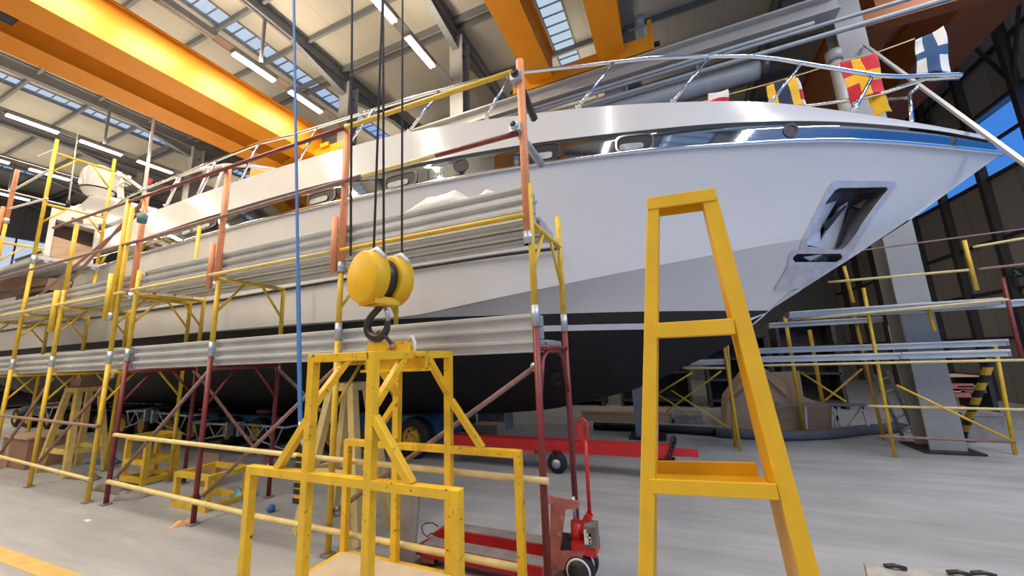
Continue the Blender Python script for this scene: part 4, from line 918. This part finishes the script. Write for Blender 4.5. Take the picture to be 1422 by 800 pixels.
for k, (x, lb) in enumerate(((-8.3, 'nearest the basket, left of the blue trailer'), (-10.4, 'second one left of the blue trailer'), (-12.5, 'third one left of the blue trailer'), (-14.6, 'behind the yellow timber trestle'), (-16.7, 'behind the reddish wooden box'), (-19, 'farthest left at the picture edge'))):
    b_ = thing('wheeled_bogie', 'dark bogie with yellow hubs, '+lb, 'bogie', (x, 5.6, 0), 'wheeled bogies under the hull')
    MB().lohi((x-.9, 5.45, .20), (x+.9, 6.4, .60)).build('chassis', 'black', b_); MB().lohi((x-.9, 5.40, .46), (x+.9, 5.45, .58)).build('side_rail', 'bluepaint', b_); wheel(b_, x-.42, 5.28, .29); wheel(b_, x+.45, 5.28, .29)
    MB().lohi((x-.2, 5.6, .60), (x+.2, 6.0, .665)).build('bunk', 'redfade', b_)
def truss(px0, px1, yt, yb, left_plate, label, Y=4.75):
    p0, p1 = aY(px0, yt[0], Y), aY(px1, yt[1], Y); t = thing('outrigger_truss', label, 'truss', tuple((p0+p1)/2), 'grey outrigger trusses of the bogies')
    if not left_plate: p0, p1 = p1, p0                  # p0 = plate end
    pb = p0+Vector((0, 0, -.17)); far_ = p1+Vector((0, 0, -.36))
    MB().tube([p0, p1], .022, 8).build('top_chord', 'galv', t); MB().tube([pb, far_], .016, 8).build('bottom_chord', 'galv', t)
    MB().lohi((p0.x-.025, Y-.06, pb.z-.04), (p0.x+.025, Y+.06, p0.z+.05)).build('end_plate', 'galv', t)
    f = lambda s_: p0*(1-s_)+p1*s_; g = lambda s_: pb*(1-s_)+far_*s_
    for a_, b_ in (((f, .12), (g, .35)), ((g, .35), (f, .55)), ((f, .55), (g, .8)), ((g, .8), (f, .95))): MB().tube([a_[0](a_[1]), b_[0](b_[1])], .013, 6).build('lattice_bar', 'galv', t)
    MB().tube([p1, p1+Vector((0, .62, .0))], .022, 6).build('arm', 'galv', t)
truss(176, 206, (571, 571), None, False, 'grey truss with its end plate facing right, beside the dark maroon post')
truss(216, 261, (573, 578), None, True, 'grey truss above the tall yellow stool, end plate at left')
truss(267, 319, (587, 590), None, False, 'grey truss behind the maroon leg, end plate at right')
truss(335, 396, (589, 594), None, True, 'grey truss left of the blue sling, end plate at left')
truss(50, 75, (566, 566), None, True, 'grey truss farthest left, behind the yellow timber trestle')
# red tow bar
Yt = 5.4
tb = thing('tow_bar', 'long red tow bar on a small wheel, behind the pallet truck', 'tow bar', (-1.7, Yt, 0))
p_, q_ = aY(622, 614, Yt), aY(948, 617, Yt); MB().lohi((p_.x, Yt-.09, .27), (q_.x-.15, Yt+.09, .42)).build('beam', 'red', tb)
MB().lohi((q_.x-.15, Yt-.035, .30), (aY(968, 616, Yt).x, Yt+.035, .38)).build('coupling', 'red', tb)
MB().lohi((p_.x, Yt-.11, .22), (p_.x+1.5, Yt+.11, .27)).build('lower_plate', 'redfade', tb)
wx = aZ(776, 656)
w_ = MB().disc((wx.x, Yt-.1, .135), (0, 1, 0), .135, .09, 24, bev=.02).build('jockey_wheel', 'black', tb); MB().disc((wx.x, Yt-.15, .135), (0, 1, 0), .06, .03, 16).build('hub', 'galv', w_)
MB().lohi((wx.x-.05, Yt-.16, .13), (wx.x-.02, Yt+.0, .30)).lohi((wx.x+.02, Yt-.16, .13), (wx.x+.05, Yt+.0, .30)).build('fork', 'dark', tb)
ch = thing('chain', 'black chain looped over the end of the red tow bar', 'chain', tuple(aY(930, 640, Yt-.12)))
cx = aY(928, 610, Yt-.13)
mb = MB()
for k in range(14):
    a_ = 2*math.pi*k/14; c_ = Vector((cx.x+.06*math.sin(a_)*1.1, Yt, .35))+Vector((0, .15*math.cos(a_)*1., .14*math.sin(a_)))
    mb.tube([c_+Vector((.02*math.cos(b_*math.pi/4), .03*math.cos(b_*math.pi/4), .04*math.sin(b_*math.pi/4))) for b_ in range(8)], .011, 6, closed=True)
mb.build('loop', 'black', ch)
for dx in (-.07, 0., .10): MB().tube([(cx.x+dx*.4, Yt-.13, .25), (cx.x+dx, Yt-.13, .0)], .014, 6).build('hanging_end', 'black', ch)
MB().lohi((cx.x-.35, Yt-.06, .235), (cx.x+.05, Yt+.06, .265)).build('support_plate', 'black', ch)
# ================================================================ YELLOW MAN-BASKET
bk = thing('work_basket', 'yellow steel man-basket frame with wooden floor hanging under the crane hook', 'basket', (-1.8, 2.08, 0.0))
BX0, BX1, BY0, BY1, BZ, TZ = -2.56, -1.04, 1.69, 2.47, .955, 1.635
TX0, TX1 = -2.06, -1.585; w_ = .05
def bbar(p_, q_, nm, w=w_, up=(0, 0, 1), m_='yellow'): return MB().bar(p_, q_, w, w, up).build(nm, m_, bk, bevel=.004)
for x in (BX0, BX1):
    for y in (BY0, BY1): bbar((x, y, .06), (x, y, BZ+w_/2), 'corner_post', up=(0, 1, 0))
for x in (TX0, TX1):
    for y in (BY0, BY1): bbar((x, y, .06), (x, y, TZ+w_/2), 'tall_post', .052, up=(0, 1, 0))
for y in (BY0, BY1):
    bbar((BX0+.025, y, BZ), (BX1-.025, y, BZ), 'handrail'); bbar((TX0+.026, y, TZ), (TX1-.026, y, TZ), 'top_bar')
    s_ = 1 if y == BY1 else -1
    bbar((TX0-.02, y, 1.27), (BX0+.24, y, BZ+.02), 'outer_brace', .045); bbar((TX1+.02, y, 1.30), (BX1-.27, y, BZ+.02), 'outer_brace', .045)
for x in (TX0, TX1):
    bbar((x, BY0+.026, TZ), (x, BY1-.026, TZ), 'side_bar')
    bbar((x, BY0+.02, 1.36), (x, BY0+.27, TZ-.01), 'knee_brace', .042); bbar((x, BY1-.02, 1.36), (x, BY1-.27, TZ-.01), 'knee_brace', .042)
for y in (BY0, BY1): bbar((BX0, y, .12), (BX1, y, .12), 'floor_beam')
for x in (BX0, BX1): bbar((x, BY0, .12), (x, BY1, .12), 'floor_beam', m_='yellow')
M['floorply'] = mat('worn_pale_plywood', (.56, .45, .31), .7, var=.14, scale=2.5, chips=(.35, .28, .2), chip_amt=.2, chip_scale=3)
MB().lohi((BX0+.03, BY0+.03, .13), (BX1-.03, BY1-.03, .155)).build('floor_board', 'floorply', bk)
mb = MB().lohi((-2.02, 2.03, 1.53), (-1.50, 2.13, 1.548)).lohi((-2.02, 2.03, 1.625), (-1.50, 2.13, 1.643)).lohi((-2.02, 2.07, 1.54), (-1.50, 2.09, 1.63)); mb.build('lifting_beam', 'yellow', bk)
MB().prism([(-2.0, 2.06, 1.643), (-1.62, 2.06, 1.643), (-1.62, 2.06, 1.70), (-1.66, 2.06, 1.735), (-1.98, 2.06, 1.735), (-2.0, 2.06, 1.72)], (0, .04, 0)).build('lifting_lug', 'yellow', bk)
MB().tube([(-1.66, 2.08, 1.74), (-1.62, 2.08, 1.76), (-1.60, 2.08, 1.72), (-1.60, 2.08, 1.65)], .012, 8).build('safety_pin', 'poly', bk)
# ================================================================ HOOK BLOCK AND ROPES
AXS = Vector((.22, .975, 0)).normalized(); c_a = aY(510, 385, 1.93); c_b = c_a+AXS*.20
hkb = thing('hook_block', 'yellow twin-drum crane hook block with dark hook above the basket', 'hook block', tuple((c_a+c_b)/2-Vector((0, 0, .45))))
for c_, nm in ((c_a, 'sheave_cover'), (c_b, 'sheave_cover')):
    o_ = MB().lathe(c_, AXS, [(0, -.05), (.168, -.05), (.178, -.044), (.183, -.034), (.182, .055), (.17, .065), (0, .065)], 40).build(nm, 'yellow2', hkb)
    MB().tube([c_+Vector((0, 0, .17))+AXS*.0, c_+Vector((.08, 0, .185)), c_+Vector((.15, 0, .12))], .02, 8).build('rope_guard', 'poly', o_)
MB().lathe(c_a, AXS, [(0, .06), (.15, .06), (.15, .14), (0, .14)], 28).build('sheave', 'dark', hkb)
cm = (c_a+c_b)/2
MB().box(cm-Vector((0, 0, .165)), (.20, .20, .05), math.atan2(AXS.y, AXS.x)-math.pi/2).build('crosshead', 'yellow', hkb, bevel=.006)
for s_ in (-.075, .075): MB().bar(cm+AXS*s_-Vector((0, 0, .19)), cm+AXS*s_+Vector((0, 0, .02)), .16, .018, AXS).build('side_plate', 'yellow', hkb)
HY = 2.06
sh = aY(531, 407, HY)
MB().tube([sh+Vector((0, 0, .03)), aY(531, 424, HY)], .034, 12).build('shank', 'dark', hkb)
hp = [(531, 418), (529, 426), (521, 433), (512, 443), (509, 455), (513, 466), (523, 471), (533, 466), (538, 456), (538, 446), (536, 440)]
hv = [aY(x, y, HY) for x, y in hp]; mb = MB()
rr = [.026, .026, .028, .030, .034, .036, .036, .033, .028, .02, .010]
def vtube(mb, pts, rs_, n=12):
    vs = []; k = len(pts); prev = Vector((0, 1, 0))
    for i, p_ in enumerate(pts):
        t = (pts[min(i+1, k-1)]-pts[max(i-1, 0)]).normalized(); u = (prev-t*prev.dot(t)).normalized(); w2 = t.cross(u)
        vs += [p_+(u*math.cos(2*math.pi*j/n)*.8+w2*math.sin(2*math.pi*j/n))*rs_[i] for j in range(n)]
    fs = [(i*n+j, i*n+(j+1) % n, (i+1)*n+(j+1) % n, (i+1)*n+j) for i in range(k-1) for j in range(n)]
    mb.add(vs, fs, 0, True); o = len(mb.v)-len(vs); mb.f += [[o+j for j in reversed(range(n))], [o+(k-1)*n+j for j in range(n)]]; mb.mi += [0, 0]; mb.sm += [False, False]; return mb
hk = vtube(mb, hv, rr).build('hook', 'dark', hkb); sd_ = hk.modifiers.new('smooth', 'SUBSURF'); sd_.levels = 1; sd_.render_levels = 2
MB().tube([aY(532, 424, HY), aY(537, 432, HY-.01), aY(539, 446, HY-.01)], .014, 8).build('safety_latch', 'galv', hkb)
sk = thing('shackle', 'dark shackle linking the crane hook to the basket lug', 'shackle', (-1.83, 2.08, 1.68))
MB().tube([aY(541, 489, 2.10), aY(528, 478, 2.08), aY(522, 466, 2.06), aY(526, 461, 2.06), aY(536, 468, 2.05), aY(546, 480, 2.05)], .013, 8).build('bow', 'dark', sk)
MB().tube([aY(541, 488, 2.10), aY(546, 480, 2.04)], .016, 10).build('pin', 'pinkrust', sk)
for k, (a_, b_, Y, lb) in enumerate((((487, 355), (489, 0), 1.93, 'leftmost hoist rope, dropping left of the hook block'), ((519, 350), (531, 0), 1.96, 'slanting hoist rope, second from the left, onto the near drum'),
                                     ((533, 400), (532, 0), 2.02, 'hoist rope running down between the two yellow drums'), ((558, 375), (559, 0), 2.2, 'rightmost hoist rope, onto the far drum'))):
    p_, q_ = aY(*a_, Y), aY(*b_, Y); q_ = p_+(q_-p_)*((7.85-p_.z)/(q_.z-p_.z))
    tag(MB().tube([p_, q_], .0085, 8).build('hoist_rope', 'rope'), 'dark wire '+lb, 'rope', 'hoist ropes')
hs = c2
MB().lohi((-2.5, 1.5, 8.82), (-.3, 2.9, 9.0)).build('trolley_frame', 'steelgrey', hs); MB().tube([(-1.85, 2.1, 8.35), (-1.0, 2.1, 8.35)], .3, 20).build('rope_drum', 'steelgrey', hs)
for x in (-1.8, -1.2): MB().lohi((x-.04, 1.9, 8.3), (x+.04, 2.3, 8.9)).build('drum_bracket', 'steelgrey', hs)
# blue sling and pendant control
p_, q_ = aY(417, 588, 2.42), aY(408, 0, 2.42); q2 = p_+(q_-p_)*1.5
tag(MB().bar(p_, p_*.72+q_*.28, .045, .012, (0, 1, 0)).bar(p_*.72+q_*.28, q2, .030, .012, (0, 1, 0)).build('blue_sling', 'blue'), 'blue sling strap hanging from the roof down to the pendant control', 'sling')
pd = thing('pendant_control', 'yellow and black push-button pendant hanging left of the basket', 'control', tuple(aY(419, 690, 2.5)))
pc = aY(419, 658, 2.42); MB().lohi(pc-Vector((.045, .03, .19)), pc+Vector((.045, .03, .17))).build('casing', 'yellow2', pd, bevel=.008)
for k in range(6):
    for s_ in (-.021, .021): MB().lohi(pc+Vector((s_-.017, -.04, -.15+k*.052)), pc+Vector((s_+.017, -.03, -.115+k*.052))).build('button', 'black', pd)
MB().lohi(pc-Vector((.05, .035, .225)), pc+Vector((.05, .035, -.185))).build('bottom_guard', 'black', pd)
MB().tube([pc+Vector((0, 0, .16)), pc+Vector((0, 0, .24))], .03, 10, r2=.014).build('gland', 'black', pd)
MB().tube([pc+Vector((0, 0, .22)), aY(417, 586, 2.42)], .016, 8).build('cable', 'poly', pd)
# ================================================================ TALL YELLOW TRESTLE
ty = 1.7
tt = thing('tall_trestle', 'tall yellow steel A-frame trestle standing alone in front of the bow', 'trestle', (.15, ty+.15, 0))
def tp(x, y): return aY(x, y, ty)
def tleg(a_, b_, wt, wb, nm):                            # a_ top px centre, b_ bottom px centre, tapered channel leg
    A, B = tp(*a_), tp(*b_); B = A+(B-A)*((0-A.z)/(B.z-A.z)); d0, d1 = .07, .46
    mb = MB(); vs = []
    for P_, w2, d in ((B, wb, d1), (A, wt, d0)): vs += [P_+Vector((-w2/2, 0, 0)), P_+Vector((w2/2, 0, 0)), P_+Vector((w2/2, d, 0)), P_+Vector((-w2/2, d, 0))]
    mb.add(vs, [(3, 2, 1, 0), (4, 5, 6, 7), (0, 1, 5, 4), (1, 2, 6, 5), (2, 3, 7, 6), (3, 0, 4, 7)]); return mb.build(nm, 'yellow2', tt, bevel=.004)
tleg((907, 286), (898, 740), .052, .062, 'leg'); tleg((985, 272), (1099, 700), .058, .060, 'leg')
a_, b_ = tp(898, 283.5), tp(994, 269.5); MB().bar(a_, b_, .012, .055, (0, 0, 1)).build('top_bar', 'yellow2', tt, bevel=.003)
MB().bar(a_+Vector((0, .055, .022)), b_+Vector((0, .055, .022)), .11, .012, (0, 0, 1)).build('top_plate', 'yellow2', tt)
MB().bar(a_+Vector((0, .105, -.004)), b_+Vector((0, .105, -.004)), .01, .05, (0, 0, 1)).build('top_bar', 'yellow2', tt)
a_, b_ = tp(910, 459), tp(1020, 453); MB().bar(a_, b_, .012, .062, (0, 0, 1)).build('rung', 'yellow2', tt, bevel=.003); MB().bar(a_+Vector((0, .06, -.026)), b_+Vector((0, .06, -.026)), .12, .010, (0, 0, 1)).build('rung_flange', 'yellow2', tt)
a_, b_ = tp(903, 675), tp(1080, 683); MB().bar(a_, b_, .010, .055, (0, 0, 1)).build('rung', 'yellow2', tt, bevel=.003)
MB().bar(a_+Vector((0, .12, -.022)), b_+Vector((0, .12, -.022)), .24, .010, (0, 0, 1)).build('rung_flange', 'yellow2', tt); MB().bar(a_+Vector((0, .245, .005)), b_+Vector((-.02, .245, .005)), .010, .06, (0, 0, 1)).build('rung', 'yellow2', tt, bevel=.003)
# ================================================================ PALLET TRUCK
pj = thing('pallet_truck', 'red hand pallet truck parked under the maroon scaffold posts', 'pallet truck', (-1.2, 3.0, 0))
def pt_(x, y, Y=3.0): return aY(x, y, Y)
for y0, nm in ((3.02, 'fork'), (2.72, 'fork')):
    f_ = MB().prism([(-2.12, y0, .10), (-2.02, y0, .155), (-1.0, y0, .155), (-1.0, y0, .075), (-1.98, y0, .075), (-2.1, y0, .085)], (0, .15, 0)).build(nm, 'red', pj)
    MB().lohi((-2.0, y0+.012, .1555), (-1.0, y0+.138, .160)).build('worn_top', 'greyboard', f_)
    MB().disc((-1.95, y0+.075, .045), (0, 1, 0), .045, .08, 16).build('load_roller', 'black', f_); MB().lohi((-2.02, y0+.01, .03), (-1.9, y0+.03, .09)).build('roller_bracket', 'redfade', f_)
YJ = 2.93
def J(x, y, Y=YJ): return aY(x, y, Y)
MB().lohi((-1.0, 2.72, .075), (-.96, 3.17, .16)).build('cross_plate', 'redfade', pj)
for y in (2.84, 3.02):
    MB().prism([J(762, 798, y), J(765, 690, y), J(804, 697, y), J(804, 706, y), J(785, 708, y), J(777, 766, y), J(812, 766, y), J(804, 786, y), J(780, 792, y)], (0, .02, 0)).build('mast_cheek', 'redfade', pj)
a_, b_ = J(765, 694, 2.84), J(765, 694, 3.04); MB().tube([a_, b_], .03, 10).build('mast_rod', 'redfade', pj)
MB().lohi(J(770, 776, 2.86), J(795, 756, 2.86)+Vector((0, .16, 0))).build('oil_tank', 'dark', pj)
MB().lohi(J(794, 769, 2.84), J(827, 759, 2.84)+Vector((0, .16, 0))).build('pump_base', 'red', pj)
MB().tube([J(802, 762), J(801, 724)], .045, 16).build('pump_body', 'red', pj)
MB().tube([J(799, 726), J(796, 690)], .012, 10).build('piston', 'galv', pj)
sp2 = MB().lohi(J(812, 760, 2.83), J(826, 733, 2.83)+Vector((0, .12, 0))).build('pump_plate', 'cloth', pj)
for x0, y0, x1, y1 in ((812, 736, 814, 756), (815, 742, 820, 745), (815, 748, 820, 751), (815, 753, 820, 756), (818, 742, 820, 756)):
    a_, b_ = J(x0, y1, 2.825), J(x1, y0, 2.825); MB().lohi((a_.x, 2.824, a_.z), (b_.x, 2.829, b_.z)).build('white_mark', 'poly', sp2)
wc = J(808, 795); wc.z = .11
for y in (2.87, 3.0):
    w2 = MB().disc((wc.x, y, .11), (0, 1, 0), .11, .06, 28, bev=.014).build('steer_wheel', 'black', pj); MB().disc((wc.x, y, .11), (0, 1, 0), .088, .064, 24).build('rim', 'poly', w2); MB().disc((wc.x, y, .11), (0, 1, 0), .075, .068, 20).build('wheel_disc', 'dark', w2)
MB().bar(J(806, 736), J(819, 714), .05, .06, (0, 1, 0)).build('handle_yoke', 'red', pj)
MB().tube([J(819, 716), J(813, 612)], .014, 10).build('handle_tube', 'red', pj)
hl = [J(812, 613), J(804, 606), J(801, 592), J(804, 583), J(810, 582), J(815, 588), J(816, 604)]
MB().tube(hl, .012, 8, closed=True).build('handle_loop', 'red', pj); MB().bar(J(806, 610), J(805, 588), .05, .018, (0, 1, 0)).build('grip_panel', 'red', pj)
MB().tube([(-2.08, 3.06, .15), (-2.13, 3.05, .175), (-2.19, 3.03, .175), (-2.22, 3.01, .15), (-2.19, 2.99, .11), (-2.14, 2.98, .09), (-2.10, 3.0, .12)], .005, 6).build('release_wire', 'black', pj)
# ================================================================ STANDS, TRESTLES, BOXES ON THE FLOOR
def cubestand(nm, label, x0, x1, y0, y1, zt, w, m_, mids=(), grp=None):
    t = thing(nm, label, 'stand', ((x0+x1)/2, (y0+y1)/2, 0), grp)
    for x in (x0, x1):
        for y in (y0, y1): MB().lohi((x-w/2, y-w/2, 0), (x+w/2, y+w/2, zt)).build('leg', m_, t)
    for z in list(mids)+[zt-w/2]:
        for y in (y0, y1): MB().lohi((x0+w/2, y-w/2, z-w/2), (x1-w/2, y+w/2, z+w/2)).build('rail', m_, t)
        for x in (x0, x1): MB().lohi((x-w/2, y0+w/2, z-w/2), (x+w/2, y1-w/2, z+w/2)).build('rail', m_, t)
    return t
cubestand('cube_stand', 'low open yellow cube stand on the floor left of the basket', -5.68, -5.06, 2.86, 3.28, .385, .055, 'yscaf', (.03,))
cubestand('cube_stand', 'taller yellow stand with a middle rail beside the dark maroon legs', -7.62, -7.1, 3.16, 3.52, .66, .06, 'yscaf', (.06, .30))
def trestle(label, cx, cy_, zt, tl_, tw, bl, bw_, w, m_, mid=.35, nm='support_trestle'):
    t = thing(nm, label, 'trestle', (cx, cy_, 0), None)
    MB().lohi((cx-tl_/2-w/2, cy_-tw/2-w/2, zt-w), (cx+tl_/2+w/2, cy_+tw/2+w/2, zt)).build('top', m_, t)
    L_ = {}
    for sx_ in (-1, 1):
        for sy_ in (-1, 1):
            A = Vector((cx+sx_*tl_/2, cy_+sy_*tw/2, zt-w)); B = Vector((cx+sx_*bl/2, cy_+sy_*bw_/2, 0)); MB().bar(A, B, w, w, (0, 1, 0)).build('leg', m_, t); L_[sx_, sy_] = A*mid+B*(1-mid)
    for s_ in (-1, 1):
        MB().bar(L_[-1, s_], L_[1, s_], w*.7, w*.9).build('cross_rail', m_, t); MB().bar(L_[s_, -1], L_[s_, 1], w*.7, w*.9).build('cross_rail', m_, t)
    return t
trestle('tall yellow timber trestle under the lower deck between the left yellow frames', -9.42, 3.22, 1.36, .40, .26, .98, .46, .075, 'palewood', .28)
MB_b = thing('support_block', 'brown timber block on top of the yellow timber trestle', 'block', (-9.42, 3.22, 1.36)); MB().lohi((-9.62, 3.1, 1.36), (-9.25, 3.34, 1.52)).build('block', 'brownply', MB_b); MB().lohi((-9.48, 3.18, 1.52), (-9.38, 3.28, 1.60)).build('wedge', 'palewood', MB_b)
g1, g2, g3 = aZ(494, 732), aZ(538, 720), aZ(426, 690)
trestle('pale yellow steel trestle standing behind the basket inside the scaffold', (g1.x+g2.x)/2-.14, 3.02, 1.40, .28, .2, .78, .42, .075, 'cream', .42)
bx = thing('wooden_box', 'reddish plywood box on the floor at the left edge', 'box', (-10.9, 3.2, 0))
MB().lohi((-11.5, 2.98, 0), (-10.42, 3.55, .50)).build('body', 'brownply', bx); MB().lohi((-11.53, 2.95, .50), (-10.39, 3.58, .53)).build('lid', 'ply', bx); MB().lohi((-11.2, 2.955, 0), (-11.12, 2.98, .5)).build('batten', 'ply', bx)
MB().lohi((-11.7, 2.82, 0), (-11.1, 2.97, .16)).build('step', 'ply', bx)
def board(label, x0, x1, y, zt, m_, lean=.06):
    tag(MB().prism([(x0, y, 0), (x1, y, 0), (x1+.01, y+lean, zt), (x0+.01, y+lean, zt)], (0, .025, 0)).build('loose_board', m_), label, 'board')
board('grey weathered board leaning upright just behind the basket post', -2.27, -2.04, 2.66, .60, 'greyboard')
board('reddish brown board standing behind the low yellow cube stand', -6.35, -5.95, 3.40, .42, 'brownply')
def lump(label, cat, nm, px, py, sx_, sy_, h, m_, seed=0, rz=0.):
    c_ = aZ(px, py); mb = MB(); rows_ = []; rnd = random.Random(seed)
    ph = [rnd.uniform(0, 6) for _ in range(6)]
    for i in range(13):
        r_ = []
        for j in range(17):
            u_, v_ = j/16*2-1, i/12*2-1; q = max(0, 1-u_*u_)*max(0, 1-v_*v_)
            z = h*(q**.5)*(.75+.25*math.sin(5*u_+ph[0]+2*v_)+.2*math.sin(7*v_+ph[1]-3*u_)); ex_ = 1+.18*math.sin(3*math.atan2(v_, u_)+ph[2])
            x, y = u_*sx_*ex_, v_*sy_*ex_
            r_.append(c_+Vector((x*math.cos(rz)-y*math.sin(rz), x*math.sin(rz)+y*math.cos(rz), max(.004, z))))
        rows_.append(r_)
    b2 = [[Vector((p_.x, p_.y, 0.001)) for p_ in r_] for r_ in rows_]
    mb.grid(rows_); mb.grid([[rows_[0][j], b2[0][j]] for j in range(17)]); mb.grid([[rows_[-1][j], b2[-1][j]] for j in range(17)]); mb.grid([[rows_[i][0], b2[i][0]] for i in range(13)]); mb.grid([[rows_[i][-1], b2[i][-1]] for i in range(13)])
    tag(mb.build(nm, m_), label, cat)
lump('dark grey sack lying flat beside the maroon scaffold foot', 'sack', 'empty_sack', 160, 681, .36, .11, .10, 'cloth', 1, .1)
lump('grey folded bag on the floor right of the maroon scaffold foot', 'bag', 'folded_bag', 187, 690, .22, .12, .10, 'greyboard', 2, .5)
lump('dark rag between the yellow timber trestle and yellow frame foot', 'rag', 'dirty_rag', 121, 664, .30, .11, .07, 'cloth', 3)
lump('blue plastic film on the floor behind the dark sack', 'film', 'plastic_film', 148, 643, .32, .14, .10, 'bluecloth', 4)
lump('crumpled teal plastic right of the low yellow cube stand', 'film', 'plastic_film', 336, 690, .14, .10, .13, 'tealcloth', 5)
lump('crumpled orange card on the floor beside the maroon scaffold foot', 'card', 'torn_card', 257, 729, .10, .05, .06, 'card', 6, .8)
lump('small scrap of white paper on the floor at lower left', 'scrap', 'paper_scrap', 122, 723, .05, .02, .012, 'poly', 7)
lump('white rubbish pieces at the foot of the low yellow cube stand', 'scrap', 'paper_scrap', 305, 706, .12, .04, .03, 'poly', 8)
c_ = aZ(376, 711); tag(MB().lathe(c_, (0, 0, 1), [(0, 0), (.032, .004), (.045, .033), (.036, .062), (.014, .077), (0, .078)], 18).build('plastic_float', 'bluecloth'), 'small round blue float on the floor at the inner maroon leg', 'float')
A = aZ(1198, 778, .32); B = aZ(1400, 803, .32); Cc = aZ(1222, 850, .32); e1 = (B-A).normalized(); e2 = (Cc-A).normalized()
sl = thing('concrete_slab', 'rough pale slab corner at the bottom right edge of the picture', 'slab', (A.x+.6, A.y-.4, 0)); rows_ = []; nx, ny = 22, 14
for i in range(ny+1):
    r_ = []
    for j in range(nx+1):
        p_ = A+e1*(j/nx*1.5)+e2*(i/ny*1.0); edge = (i in (0, ny) or j in (0, nx)); r_.append(p_+Vector((random.uniform(-.006, .006), random.uniform(-.006, .006), random.uniform(-.008, .008)-(.012 if edge else 0))))
    rows_.append(r_)
mb = MB().grid(rows_, smooth=False); ring_ = rows_[0]+[r_[-1] for r_ in rows_[1:]]+rows_[-1][-2::-1]+[r_[0] for r_ in rows_[-2:0:-1]]
bot = [Vector((p_.x*.98+A.x*.02, p_.y, 0)) for p_ in ring_]; mb.grid([ring_+[ring_[0]], bot+[bot[0]]], smooth=False); mb.build('slab', 'concreteblock', sl)
for (x, y) in ((1243, 788), (1332, 797), (1366, 798)):
    p_ = aZ(x, y, .325); MB().tube([p_-e1*.05+Vector((0, 0, .0)), p_+Vector((0, 0, .01)), p_+e1*.05], .012, 6).build('embedded_bar', 'dark', sl)
# ================================================================ FINISH
for o in bpy.data.objects:
    if '_o' in o: del o['_o']
SC.cycles.use_denoising = True
SC.cycles.max_bounces = 8; SC.cycles.transparent_max_bounces = 16
vs = SC.view_settings; vs.view_transform = 'Standard'; vs.look = 'None'; vs.gamma = 1; vs.use_curve_mapping = False; vs.exposure = -0.25
SC.display_settings.display_device = 'sRGB'
